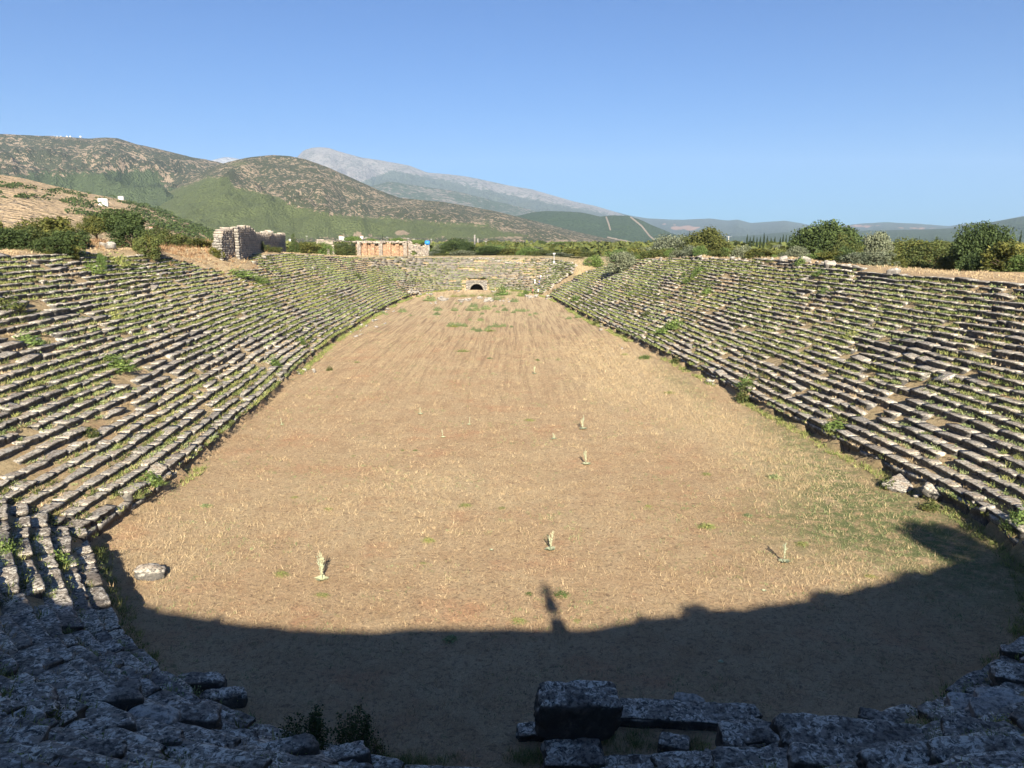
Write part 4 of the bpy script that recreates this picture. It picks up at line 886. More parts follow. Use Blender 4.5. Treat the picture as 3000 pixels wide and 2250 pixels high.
# ------------------------------------------------------------------ grass tufts and weeds
def blades(C, h, w, lean, nper, droop=0, spread=.5):
    """nper blades around each base point C (n,3); h,w arrays"""
    n_ = len(C); B = np.repeat(C, nper, 0); H = np.repeat(h, nper) * rng.uniform(.5, 1.1, n_ * nper); W = np.repeat(w, nper); t = rng.uniform(0, 6.28, n_ * nper)
    r_ = np.repeat(h, nper) * spread * np.sqrt(rng.random(n_ * nper)); B = B + np.stack([r_ * np.cos(t), r_ * np.sin(t), -.02 * H], 1)
    ln = lean * rng.uniform(.3, 1.2, n_ * nper); t2 = t + rng.normal(0, .7, n_ * nper)
    tip = B + np.stack([np.cos(t2) * H * ln, np.sin(t2) * H * ln, H * np.sqrt(np.clip(1 - ln ** 2 * .6, .08, 1))], 1)
    a = rng.uniform(0, 6.28, n_ * nper); s_ = np.stack([np.cos(a) * W, np.sin(a) * W, 0 * W], 1) * .5
    return np.stack([B - s_, B + s_, tip], 1).reshape(-1, 3), np.arange(n_ * nper * 3).reshape(-1, 3)
def tuft_object(name, C, h, w, lean, nper, mat, label, tint, spread=.5, kind='stuff', leafy=0):
    v, t = blades(C, h, w, lean, nper, spread=spread); T = np.repeat(np.clip(np.repeat(tint, nper) + rng.normal(0, .15, len(C) * nper), 0, 1), 3); P = [t]
    if leafy:
        B = np.repeat(C, leafy, 0) + rng.normal(0, 1, (len(C) * leafy, 3)) * np.repeat(h, leafy)[:, None] * np.array([.5, .5, .25]); B[:, 2] += np.repeat(h, leafy) * .4
        lv, lq = leaf_quads(B, .08 * 1.0, .6); lv = B.repeat(4, 0) + (lv - B.repeat(4, 0)) * (np.repeat(w, leafy * 4)[:, None] / .05)
        P.append(lq + len(v)); v = np.concatenate([v, lv]); T = np.concatenate([T, np.repeat(np.clip(np.repeat(tint, leafy) + rng.normal(0, .15, len(B)), 0, 1), 4)])
    o = make_mesh(name, v, P, mat, attrs={'tint': T})
    if kind: tag(o, kind=kind); o['label'] = label
    return o
def seat_points(n_, kmin=0, seed=0, thr=.0, sc_=.12):
    i = rng.integers(0, len(SEATS), n_ * 3); S = SEATS[i]; s_ = S[:, 0] + rng.uniform(-.5, .5, len(i)) * S[:, 4]; dens = fbm(s_ * sc_, S[:, 3] * .35, o=4, seed=seed)
    kk = (dens > thr + rng.normal(0, .07, len(i))); S = S[kk][:n_]; s_ = s_[kk][:n_]; off = S[:, 1] + rng.uniform(-.32, .06, len(s_)); x, y = opos(s_, off)
    z = S[:, 2] + .0 + .01; return np.stack([x, y, z], 1), np.hypot(x, y), s_
for nm, n_, seed, thr, mat, h0, w0, lean, nper, leafy, lab in (
        ('weeds', 20000, 61, .04, ML_WEED, .26, .035, .8, 7, 6, 'yellow-green weeds growing in the joints between the seat rows'),
        ('herbs', 15000, 62, .08, ML_GREYG, .20, .04, .9, 5, 9, 'grey-green herbs growing along the seat rows'),
        ('undergrowth', 9000, 63, .16, ML_BUSH, .26, .045, .8, 5, 10, 'dark green low growth between the seat rows'),
        ('dry_grass', 12000, 64, .0, ML_STRAW, .20, .03, .8, 8, 0, 'dry straw grass growing along the seat rows')):
    C, d_, s_ = seat_points(n_, seed=seed, thr=thr); m = d_ > 11; C = C[m]; d_ = d_[m]
    tuft_object(nm, C, h0 * rng.uniform(.5, 1.5, len(C)) * (1 + .1 * (d_ > 120)), w0 * (.75 + d_ / 90.), lean, nper, mat, lab, rng.random(len(C)), leafy=leafy)
# straw lying on the arena
def arena_pts(n_, y0, y1, dens=None, pw=1.0):
    y = y0 * (y1 / y0) ** (rng.random(n_) ** pw); x = rng.uniform(-29, 27, n_); s_, o_ = nearest(x, y); m = o_ < -.15; x, y, o_ = x[m], y[m], o_[m]
    if dens is not None: m = rng.random(len(x)) < dens(x, y); x, y, o_ = x[m], y[m], o_[m]
    return np.stack([x, y, surf(x, y)], 1), o_
C, o_ = arena_pts(110000, 19, 130, lambda x, y: .35 + .65 * np.clip(straw_arena(x, y) + .6 * fbm(x * .4, y * .4, o=4, seed=71), 0, 1))
d_ = C[:, 1]; tuft_object('straw', C, .17 * rng.uniform(.5, 1.4, len(C)) * (1 + 1.1 * np.clip(straw_arena(C[:, 0], C[:, 1]), 0, 1)), .014 * (.7 + d_ / 60.), 1.1, 3, ML_STRAW, 'dry mown straw covering the arena floor', rng.random(len(C)), spread=1.1)
C, o_ = arena_pts(14000, 19, 90, lambda x, y: np.clip(1.0 * gauss(x, y, -18, 37, 2.6, 6) + .9 * gauss(x, y, 19, 62, 3, 12) + .8 * gauss(x, y, 18, 47, 4, 7) + .7 * gauss(x, y, 16, 33.5, 6, 2.5) + .06 + .5 * (fbm(x * .3, y * .3, o=4, seed=76) > .3), 0, 1))
tuft_object('tall_straw', C, .30 * rng.uniform(.5, 1.4, len(C)), .014 * (.7 + C[:, 1] / 60.), .75, 5, ML_STRAW, 'taller uncut straw in patches near the arena edges', rng.random(len(C)), spread=.8)
C, o_ = arena_pts(40000, 19, 170, lambda x, y: np.clip(green_arena(x, y) * (.8 + 1.2 * fbm(x * .8, y * .8, o=3, seed=72)) + .28 * (fbm(x * .4, y * .4, o=4, seed=73) > .17), 0, 1))
d_ = C[:, 1]; tuft_object('ground_weeds', C, .15 * rng.uniform(.5, 1.4, len(C)), .02 * (.7 + d_ / 60.), 1.0, 4, ML_GREYG, 'low grey-green weeds spreading over the arena floor', rng.random(len(C)), spread=.9, leafy=4)
# taller rank growth at the foot of the banks
s_ = rng.uniform(0, PER, 5200); m = fbm(s_ * .15, s_ * 0, o=3, seed=74) > -.1; s_ = s_[m]; x, y = opos(s_, rng.uniform(-.9, 0, len(s_))); m = (np.abs(x - PX0) > 4) | (y < 200); x, y = x[m], y[m]; C = np.stack([x, y, surf(x, y)], 1)
tuft_object('bank_foot_weeds', C, .34 * rng.uniform(.4, 1.3, len(C)), .04 * (.6 + y / 80), .7, 6, ML_WEED, 'rank weeds along the foot of the podium walls', rng.random(len(C)), leafy=5)
# brush behind the banks
def outer_pts(n_, k0=.8, k1=10, ymax=235):
    s_ = rng.uniform(0, PER, n_); N = nrows(s_) * RD; x, y = opos(s_, N + rng.uniform(k0, k1, n_)); m = (y < ymax) & (np.hypot(x, y) > 9); x, y = x[m], y[m]; return np.stack([x, y, surf(x, y)], 1)
C = outer_pts(9000); tuft_object('dry_grass', C, .30 * rng.uniform(.4, 1.3, len(C)), .03 * (.6 + C[:, 1].clip(10) / 60), .8, 5, ML_STRAW, 'dry grass on the earth behind the top rows', rng.random(len(C)))
x = rng.normal(-60, 7, 2600); y = rng.normal(122, 13, 2600); C = np.stack([x, y, surf(x, y)], 1)
tuft_object('brown_brush', C, .7 * rng.uniform(.5, 1.3, len(C)), .10 + 0 * x, .6, 8, ML_DRYB, 'brown dry brush on the mound behind the left bank', rng.random(len(C)), leafy=0)
# grass in the joints of the near seats
i_ = rng.integers(0, len(SEATS), 26000); S_ = SEATS[i_]; S_ = S_[(S_[:, 5] < 42) & (S_[:, 5] > 8) & (section(S_[:, 0]) == 0)]; s_ = S_[:, 0] + rng.uniform(-.5, .5, len(S_)) * S_[:, 4]; m = fbm(s_ * .25, S_[:, 3] * .5, o=3, seed=66) > .05; S_ = S_[m]; s_ = s_[m]; x, y = opos(s_, S_[:, 1] + rng.uniform(-.22, .06, len(s_)))
C = np.stack([x, y, S_[:, 2] + .03], 1); tuft_object('joint_grass', C, .26 * rng.uniform(.5, 1.5, len(C)), .012 + 0 * x, .7, 16, ML_BUSH, 'dark green grass in the joints of the shaded near seats', rng.random(len(C)), leafy=4, spread=.7)
# foreground grass between the near stones
C = []
for (px, py, sx, sy, n_) in ((820, 2180, 90, 30, 60), (330, 2215, 70, 20, 60), (760, 2200, 60, 25, 30), (420, 2190, 80, 20, 40), (1200, 2235, 130, 20, 90), (1780, 2150, 25, 60, 60), (1850, 2180, 60, 40, 50), (1550, 2220, 60, 25, 60), (2750, 2150, 80, 40, 70), (2880, 2190, 80, 30, 60), (2560, 2150, 60, 30, 20), (350, 2020, 90, 30, 30), (120, 2230, 90, 20, 40), (2010, 2190, 60, 20, 40), (110, 1900, 90, 60, 40), (260, 1830, 60, 60, 40)):
    for _ in range(n_):
        q = hit(px + rng.normal(0, sx * .5), min(2300, py + rng.normal(0, sy * .5)))
        if q is not None: C.append(q)
C = np.array(C); tuft_object('foreground_grass', C, .28 * rng.uniform(.5, 1.3, len(C)), .010 + 0 * C[:, 0], .6, 16, ML_WEED, 'green grass tufts between the shaded stones in the foreground', rng.random(len(C)) * .7, leafy=3)

# individually visible clumps
def P_clump(mat, name='weed_clump', n_=260, h=.5, w=.03, lean=1.0, leafy=40, ls=.1):
    C = np.zeros((1, 3)); v, t = blades(np.repeat(C, n_, 0), np.full(n_, 1.0), np.full(n_, w), lean, 1, spread=.0)
    th = rng.uniform(0, 6.28, n_); th = np.where(rng.random(n_) < .55, rng.choice([.4, 1.7, 2.9, 4.4, 5.3], n_) + rng.normal(0, .3, n_), th); r_ = .5 * rng.random(n_) ** .7 * (1 + .25 * np.sin(3 * th)); off_ = np.stack([r_ * np.cos(th), r_ * np.sin(th), 0 * r_], 1); v = v.reshape(-1, 3, 3) * np.array([.55, .55, 1]) ; v[:, :, 2] *= (1 - 1.1 * np.clip(r_, 0, .7) ** 1.2)[:, None] * rng.uniform(.4, 1.1, n_)[:, None]; v = (v + off_[:, None, :]).reshape(-1, 3); T = np.repeat(rng.random(n_), 3); P = [t]
    if leafy:
        d = rng.normal(size=(leafy, 3)); d[:, 2] = np.abs(d[:, 2]); d /= np.linalg.norm(d, axis=1)[:, None]; B = d * np.array([.5, .5, .85]) * rng.uniform(.6, 1.05, leafy)[:, None]
        lv, lq = leaf_quads(B, ls, .5, d); P.append(lq + len(v)); v = np.concatenate([v, lv]); T = np.concatenate([T, np.repeat(rng.random(leafy), 4)])
    o = make_mesh(name, v, P, mat, attrs={'tint': T}); tag(o, 'x', 'plant'); return o
PC = {'grey': P_clump(ML_GREYG, w=.06, leafy=160, ls=.16), 'green': P_clump(ML_GREEN, w=.05, leafy=220, ls=.13), 'dark': P_clump(ML_BUSH, w=.05, leafy=260, ls=.13), 'yel': P_clump(ML_WEED, w=.05, leafy=120, ls=.12)}
USEC = set()
def clump(kind, px, py, wpx, ratio, label, group, cat='plant'):
    p = hit(px, py)
    if p is None: return
    o = PC[kind] if kind not in USEC else PC[kind].copy()
    if kind in USEC: COL.objects.link(o)
    USEC.add(kind); d_ = np.linalg.norm(p - np.array([0, 0, CAMZ])); w = wpx / F * d_
    place_mesh(o, p - np.array([0, 0, .03]), (w, w * rng.uniform(.6, 1.), w * ratio), (0, 0, rng.uniform(0, 6.28))); tag(o, label, cat, group)
for (a, b, w) in ((590, 375, 140), (290, 495, 100), (670, 480, 110), (665, 525, 80), (855, 483, 100), (1060, 440, 110), (1010, 478, 100), (1090, 478, 100), (1190, 465, 110), (1150, 520, 60), (1285, 440, 60), (1380, 432, 45), (1320, 500, 60), (1400, 480, 90), (1490, 503, 60), (1535, 488, 80), (1590, 488, 80), (1650, 480, 40), (1670, 530, 50), (1730, 520, 60), (1500, 385, 100), (1310, 365, 110), (1020, 585, 50), (1135, 588, 80), (820, 648, 110), (890, 650, 110), (960, 650, 90), (1060, 690, 80), (1120, 704, 90), (1210, 700, 100), (1230, 665, 80), (1300, 655, 110), (1380, 650, 80), (1470, 660, 60), (905, 540, 30), (2090, 570, 70), (870, 405, 40), (920, 412, 40), (2190, 555, 80), (380, 535, 40), (80, 510, 60), (120, 525, 50)):
    x, y = Z3(a, b); clump('grey', x, y, w * .2712, .55, 'grey-green bushy clump on the far part of the arena floor', 'grey-green clumps on the far arena floor')
for (x, y, w_) in ((1600, 838, 16), (1612, 822, 18), (1632, 806, 20), (1650, 790, 24), (1590, 858, 14), (1665, 800, 20), (1606, 846, 14), (1625, 790, 20), (1640, 815, 16)): clump(['yel', 'dark', 'green'][int(rng.integers(3))], x, y, w_, .5, 'low plant growing on the earth ramp at the far right corner', 'plants on the earth ramp', 'plant')
for (x, y, w, l) in ((1470, 865, 42, 'tall bright green shrub right of the tunnel mouth'), (1540, 862, 26, 'upper green shrub beside the foot of the earth ramp'), (1525, 868, 24, 'lower green shrub beside the foot of the earth ramp')): clump('green', x, y, w, .95 if x == 1470 else .7, l, None, 'shrub')
for (a, b, w) in ((850, 330, 90), (950, 330, 90), (1050, 325, 80), (1150, 320, 80), (1230, 330, 70), (1370, 345, 80)): x, y = Z3(a, b); clump('yel', x, y, w * .3, .35, 'patch of green growth in front of the tunnel mouth', 'green growth before the tunnel mouth')
for (x, y, w) in ((1362, 1482, 46), (1470, 1490, 46), (1045, 1062, 30), (1357, 1030, 40), (1330, 958, 46), (1360, 955, 40), (1440, 970, 40), (1575, 1056, 34), (1635, 1055, 26), (1435, 1051, 26), (1552, 1232, 44), (1180, 1320, 22), (1216, 1320, 20), (1036, 1336, 30), (945, 1745, 60), (2070, 1545, 50), (2550, 1690, 60), (1900, 1484, 40), (1872, 1470, 26), (825, 1684, 44), (963, 1492, 46), (864, 1458, 36), (1646, 1742, 60), (1550, 1740, 40), (605, 1484, 40), (2268, 940 + 460, 60), (1960, 1152, 34), (1520, 1820, 70), (1320, 1875, 60), (1255, 1585, 60), (1690, 1820, 50), (2070, 1390, 60), (1830, 1040, 30), (1890, 1050, 40), (1240, 1650, 40), (2350, 1595, 50), (2190, 1512, 50)):
    clump(['green', 'yel', 'grey', 'yel'][int(rng.integers(4))], x, y, w * rng.uniform(.6, 1.15), rng.uniform(.18, .34), 'small green weed clump on the open arena floor', 'green weed clumps on the arena floor')
for (k_, x, y, w, r_, l) in (('dark', 28, 912, 75, .7, 'dark shrub among the seats at the left edge of the photo'), ('green', 268, 800, 60, .6, 'feathery green shrub high on the left bank'), ('yel', 345, 778, 90, .5, 'wide yellow-green shrub on the upper left bank'), ('green', 78, 1008, 66, .6, 'green bush low on the left bank near the left edge'), ('yel', 338, 940, 48, .9, 'yellow rounded bush in the middle of the left bank'),
        ('green', 345, 1085, 90, .5, 'sprawling green shrub in the middle of the left bank'), ('green', 315, 1060, 60, .5, 'smaller green shrub beside the sprawling one on the left bank'), ('dark', 265, 1278, 46, .7, 'dark leafy bush on the lower left bank'), ('green', 800, 1070, 54, .5, 'green bush at the arena edge of the left bank'), ('green', 880, 1008, 50, .5, 'green bush further along the arena edge of the left bank'), ('dark', 1048, 815, 24, .8, 'single dark green bush high on the far part of the left bank'),
        ('green', 700, 812, 80, .4, 'long green patch below the bare slope on the left bank'), ('green', 760, 828, 60, .4, 'second green patch below the bare slope'), ('green', 172, 1655, 60, .8, 'bright feathery weed at the corner of the left bank and the near seats'), ('green', 15, 1630, 60, 1.0, 'sunlit bright green bush at the left edge of the photo'), ('yel', 400, 1490, 50, .7, 'yellow-green grass clump on the lowest left rows'), ('green', 440, 1420, 80, .5, 'grey-green shrub on the lowest left rows'),
        ('dark', 2190, 1165, 66, 1.0, 'dark green bush at the arena edge of the right bank'), ('green', 2185, 1140, 60, .8, 'bright leafy bush top above the dark arena-edge bush'), ('green', 2050, 800, 44, .6, 'bright green shrub high on the right bank'), ('green', 2035, 812, 34, .6, 'smaller bright shrub high on the right bank'), ('green', 2006, 808, 24, .6, 'small green plant left of the bright shrub on the right bank'),
        ('green', 2015, 828, 34, .5, 'green plant below the bright shrub on the right bank'), ('green', 2075, 860, 36, .7, 'round green bush in the middle of the right bank'), ('green', 1852, 866, 28, .6, 'green bush on the far part of the right bank'), ('green', 1690, 880, 44, .5, 'green bush low on the far tip of the right bank'), ('dark', 1703, 892, 30, .6, 'dark bush low on the far tip of the right bank'), ('green', 1730, 860, 30, .5, 'pale green bush on the far tip of the right bank'),
        ('green', 1980, 960, 70, .5, 'sprawling green creeper across the lower right bank'), ('green', 1950, 975, 60, .4, 'lower part of the green creeper on the right bank'), ('dark', 1895, 925, 34, .6, 'dark bush above the arena edge of the right bank'), ('green', 2405, 808, 40, .6, 'yellow-green bush on the top rows below the big round tree'), ('green', 2418, 862, 36, .7, 'bright bush on the upper right bank below the big round tree'),
        ('green', 2345, 778, 40, .8, 'leaning green plant at the top of the right bank'), ('green', 2995, 1548, 84, .8, 'bright green bush at the right edge beside the last podium stones'), ('dark', 2600, 1430, 60, .7, 'dark green plants against the podium of the right bank'), ('green', 2450, 1255, 70, .5, 'bright grass patch on the lower right bank'), ('dark', 2725, 1490, 60, .4, 'low green plants at the foot of the slid slab'), ('yel', 2500, 990, 60, .6, 'yellow grass clump in the middle of the right bank'), ('dark', 1990, 1048, 50, .5, 'dark weeds at the arena edge of the right bank'), ('dark', 1755, 945, 40, .5, 'dark weeds at the far arena edge of the right bank'), ('dark', 965, 1085, 24, .7, 'small dark plant on the arena floor by the left bank')):
    clump(k_, x, y, w, r_, l, None, 'shrub')
def mullein(px, py, hpx, stems, label, group=None):
    p = hit(px, py); d_ = np.linalg.norm(p - np.array([0, 0, CAMZ])); h = hpx / F * d_; e = empty('mullein_plant', p, label, 'plant', group)
    B = np.zeros((16, 3)); th = np.arange(16) / 16 * 6.28 + rng.normal(0, .1, 16); L = max(.12, min(.35, h * .32)) * rng.uniform(.7, 1.1, 16); wd = L * .28; v = []; q = []
    for t, l, w in zip(th, L, wd):
        d = np.array([math.cos(t), math.sin(t), 0]); s2 = np.array([-d[1], d[0], 0]); k0 = len(v); v += [d * .02, d * l * .55 + s2 * w + [0, 0, l * .38], d * l + [0, 0, l * .3], d * l * .55 - s2 * w + [0, 0, l * .38]]; q.append([k0, k0 + 1, k0 + 2, k0 + 3])
    make_mesh('leaf_rosette', v, [np.array(q)], ML_PALE, e, attrs={'tint': np.repeat(rng.random(16), 4)})
    for j in range(stems + (1 if stems > 1 else 0)):
        mb = MB(); ln = rng.uniform(-.32, .32, 2); hh = h * rng.uniform(.55, 1.0); top = np.array([ln[0] * hh, ln[1] * hh, hh]); mb.tube([(0, 0, 0), top * .5 + rng.normal(0, .02, 3), top], [.009, .008, .005], 4)
        for i in range(int(34 * hh)):
            t = rng.uniform(.25, 1); b = top * t; a = rng.uniform(0, 6.28); mb.box(b + np.array([math.cos(a), math.sin(a), 0]) * .024, (.022, .022, .035), a, .006)
        if hh > .8:
            for i in range(4): t = rng.uniform(.5, .8); b = top * t; a = rng.uniform(0, 6.28); mb.tube([b, b + np.array([math.cos(a) * .12, math.sin(a) * .12, .22])], [.010, .006], 4)
        o = mb.build('flower_stem', ML_PALE, e); me = o.data; a_ = me.attributes.new('tint', 'FLOAT', 'POINT'); a_.data.foreach_set('value', rng.random(len(me.vertices)).astype(np.float32))
for (x, y, h, n_, l) in ((2297, 1648, 84, 2, 'tall pale woolly weed with two stems on the right side of the arena'), (943, 1700, 82, 3, 'pale branching weed near the left end of the rim shadow'), (1612, 1612, 58, 2, 'pale two-stemmed weed right of the arena centre line'), (1718, 1362, 44, 2, 'pale forked weed halfway up the arena right of centre'), (1708, 1258, 46, 2, 'pale weed cluster in the middle distance of the arena'), (1622, 1287, 30, 2, 'small pale weed left of the pale cluster in mid arena'),
        (1440, 1612, 14, 0, 'flat pale leaf rosette left of the two-stemmed weed'), (2238, 1732, 14, 0, 'flat pale leaf rosette below the tall woolly weed'), (1298, 1282, 26, 1, 'small pale weed left of centre in mid arena'), (1375, 1245, 24, 1, 'single thin pale weed near the arena centre'), (1232, 1214, 28, 1, 'thin pale weed on the left half of the arena'), (1565, 1096, 28, 2, 'little pale weed in the farther arena'), (2112, 1940, 20, 0, 'leaf rosette in the shade at the lower right'), (826, 1245, 20, 1, 'bluish weed near the left bank in mid arena')): mullein(x, y, h, n_, l)

# bushes on the near hill
X, Y, Z = HAg; nb = 460; r_i = rng.integers(26, 63, nb * 3); c_i = rng.integers(95, X.shape[1] - 1, nb * 3); Cx = X[r_i, c_i] + rng.normal(0, 3, nb * 3); P0 = np.stack([Cx, Y[r_i, c_i], Z[r_i, c_i]], 1); dn_ = fbm(P0[:, 0] * .018, P0[:, 1] * .006, o=3, seed=81); P0 = P0[dn_ > -.30 + .4 * rng.random(len(dn_))]; P0 = P0[rng.permutation(len(P0))[:nb]]
Q = []; TT = []
for c in P0:
    R_ = rng.uniform(1.6, 4.6); m_ = 34; d = rng.normal(size=(m_, 3)); d[:, 2] = np.abs(d[:, 2]); d /= np.linalg.norm(d, axis=1)[:, None]; Q.append(c + d * R_ * np.array([1.4, 1.1, .62])); TT.append(np.clip(rng.normal(.4, .2, m_), 0, 1))
Q = np.concatenate(Q); v, q = leaf_quads(Q, 1.7, .6); o = make_mesh('hill_scrub', v, [q], ML_DARK, attrs={'tint': np.repeat(np.concatenate(TT), 4)}); tag(o, kind='stuff'); o['label'] = 'dark scrub scattered over the tan near hill'
# far woodland carpet in the plain
n_ = 5200; az = rng.uniform(-.55, .62, n_); dd = 320 * (2600 / 320) ** rng.random(n_); x = dd * np.sin(az); y = dd * np.cos(az); z = surf(x, y); m = (az > -.30); x, y, z, dd = x[m], y[m], z[m], dd[m]
m_ = 14; d = rng.normal(size=(len(x), m_, 3)); d[:, :, 2] = np.abs(d[:, :, 2]); d /= np.linalg.norm(d, axis=2)[:, :, None]; Rr = rng.uniform(2.5, 5, len(x)) * (1 + dd / 2500); Q = np.stack([x, y, z], 1)[:, None, :] + d * Rr[:, None, None] * np.array([1.3, 1.3, .9]); v, q = leaf_quads(Q.reshape(-1, 3), 2.6, .8); sc_ = np.repeat(1 + dd / 1500, m_ * 4)[:, None]; ctr = np.repeat(Q.reshape(-1, 3), 4, 0); v = ctr + (v - ctr) * sc_
o = make_mesh('woodland', v, [q], ML_BUSH, attrs={'tint': np.repeat(np.clip(np.repeat(rng.random(len(x)), m_) + rng.normal(0, .12, len(x) * m_), 0, 1), 4)}); tag(o, kind='stuff'); o['label'] = 'orchards and low woodland covering the plain below the hills'

# ------------------------------------------------------------------ ruins
def masonry(name, parent, x0, y0, x1, y1, zb, topf, thick, mat, bh=.32, bl=.7, hole=None, jit=.03):
    """coursed wall of blocks along a line, ragged top"""
    L = math.hypot(x1 - x0, y1 - y0); dx, dy = (x1 - x0) / L, (y1 - y0) / L; rz = math.atan2(dy, dx); mb = MB(); T = []; z = 0.
    while True:
        h = bh * rng.uniform(.8, 1.2); s_ = -rng.uniform(0, bl * .6); anyb = False
        while s_ < L:
            l = bl * rng.uniform(.55, 1.6); a, b = max(s_, 0), min(s_ + l, L); s_ += l
            if b - a < .12: continue
            c = (a + b) / 2
            if z + h * .5 > topf(c) : continue
            if hole and hole(c, z + h / 2): continue
            anyb = True; pr = rng.uniform(-.05, .05); mb.box((x0 + dx * c - dy * pr, y0 + dy * c + dx * pr, zb + z + h / 2), (b - a - .03, thick, h - .025), rz, jit); T += [rng.random()] * 8
        z += h
        if not anyb and z > 1: break
        if z > 30: break
    return mb.build(name, mat, parent, attrs={'tint': np.array(T)})
M_RUIN = mat_stone('ruin_stone', light=(.60, .52, .41), mid=(.46, .39, .31), dark=(.24, .21, .19), lichen=(.5, .48, .42), soil=(.5, .34, .2), lich=.3)
M_BRICK = mat_stone('ruin_brick', light=(.60, .40, .24), mid=(.52, .29, .155), dark=(.30, .20, .14), lichen=(.66, .58, .46), soil=(.5, .3, .18), lich=.85)
# tall ruin wall
a = at(702, 742, 133); b = at(836, 722, 205); zb = 9.6
rw = empty('ruined_wall', (a[0], a[1], zb), 'tall ruined masonry wall with a dark shaded side and a bright sunlit end behind the left bank', 'ruined wall')
def loc(p): return p[0] - a[0], p[1] - a[1]
hT = at(740, 667, 140)[2] - zb; hE = at(836, 687, 205)[2] - zb
topw = lambda s_: np.interp(s_, [0, 8, 13, 18, 30, 42, 43, 50, 70, 90], [hT - .2, hT + .2, hT + .3, hT - .6, hT - 1.0, hT - 1.1, hT - .2, hT - 1.0, hE + .1, hE - .5]) + .25 * math.sin(s_ * 2.1)
bx, by = loc(b); masonry('long_wall', rw, -.55, .3, bx - .55, by, 0, topw, 1.3, M_RUIN, .36, .8)
masonry('end_pier', rw, -.75, -.3, .15, -.3, 0, lambda s_: hT - .1, 1.0, M_STONE_PALE, .45, .8)
masonry('side_wall', rw, -.4, -8.2, -1.3, .3, 0, lambda s_: np.interp(s_, [0, 2, 8], [hT - 1.0, hT - .45, hT - .25]) + .12 * math.sin(s_ * 3), 1.4, M_RUIN, .36, .7, jit=.05)
masonry('broken_end', rw, -1.2, -8.6, .35, -8.6, 0, lambda s_: np.interp(s_, [0, .8, 1.7], [hT - 2.6, hT - 1.6, hT - 1.2]), .9, M_STONE_PALE, .35, .55, jit=.10)
mb = MB()
for px in (770, 792): q = at(px, 668, 172); mb.box((q[0] - a[0], q[1] - a[1], hT - .55), (1.1, 1.0, .7), .3, .12)
mb.build('coping_stone', M_STONE_PALE, rw, attrs={'tint': np.full(16, .7)})
# long brick ruin with arches
Yb = 262.; A = at(1040, 755, Yb); Bp = at(1255, 757, Yb); zb = float(A[2]) - 1.2
br = empty('brick_ruin', (A[0], Yb, zb), 'long orange brick ruin with a row of arched niches behind the far left rows', 'brick ruin')
W = Bp[0] - A[0]; Hh = at(1100, 707, Yb)[2] - zb; pxs = [1057, 1075, 1098, 1121, 1145, 1169, 1193]; sl = [(at(p_, 740, Yb)[0] - A[0]) for p_ in pxs]
topb = lambda c: Hh - .35 + .35 * math.sin(c * 1.7) + .2 * math.sin(c * 4.1) if c < W * .72 else Hh - .6 - (c - W * .72) * .22 - .2 * math.sin(c * 2)
masonry('arcade_wall', br, 0, 2.0, W * .72, 2.0, 0, lambda c: Hh - .5 + .2 * math.sin(c * 3), 1.0, M_BRICK, .30, .6, None, .06)
for i, s0 in enumerate(sl):
    masonry('pier', br, s0 - 1.25, .75, s0 - .05, .75, 0, lambda c: Hh - .6 + .3 * math.sin(i * 2.1 + c), 1.6, M_RUIN if i % 3 == 0 else M_BRICK, .28, .5, jit=.06)
    if i in (1, 2, 5, 6): masonry('vault_crown', br, s0 - .1, .75, s0 + 1.5, .75, Hh - 1.25, lambda c: .9 + .15 * math.sin(c * 5), 1.6, M_RUIN, .3, .5, lambda c, z: z < .55 and abs(c - .75) < .6, .07)
masonry('broken_wall', br, W * .73, -.4, W, .8, 0, lambda c: Hh - .5 - c * .16 + .3 * math.sin(c * 2.5), 2.2, M_RUIN, .32, .7, lambda c, z: (abs(c - 1.8) < 1.0 - abs(z - 2.6)), .09)
mb = MB(); T = []
for c in np.arange(0, W * .75, .5):
    for _ in range(3): mb.box((c + rng.normal(0, .2), rng.uniform(.3, 2.0), Hh - .5 + rng.uniform(0, .5)), (.8, .9, .35), rng.uniform(0, 3), .12); T += [rng.random()] * 8
mb.build('crumbled_top', M_RUIN, br, attrs={'tint': np.array(T)})
# small ruined arch
A = at(955, 748, 225); zb = float(A[2]) - .8; sa_ = empty('ruined_arch', (A[0], 225, zb), 'small broken stone arch standing between bushes left of the long brick ruin', 'ruined arch')
k_ = 225 / F; Ht = at(955, 700, 225)[2] - zb
masonry('pier', sa_, 4 * k_, 0, 12 * k_, 0, 0, lambda c: Ht - 1.6, .9, M_RUIN, .35, .6); masonry('pier', sa_, 17 * k_, .3, 24 * k_, .3, 0, lambda c: Ht - 1.8, .9, M_RUIN, .35, .6)
masonry('architrave', sa_, -25 * k_, 0, 22 * k_, .1, Ht - 1.5, lambda c: 1.0 + .5 * math.sin(1 + c * .8), 1.0, M_RUIN, .35, .8)
# pale distant wall
A = at(1578, 758, 300); Bp = at(1728, 758, 300); pw = empty('stone_wall', (A[0], 300, A[2] - 1), 'low pale stone wall of another ruin seen beyond the far right rows', 'stone wall')
Hw = at(1650, 740, 300)[2] - A[2] + 1; masonry('wall_face', pw, 0, 0, Bp[0] - A[0], 2, 0, lambda c: Hw - .3 + .25 * math.sin(c * .8) + .15 * math.sin(c * 2.3), 1.5, M_STONE_PALE, .4, .9, jit=.06)
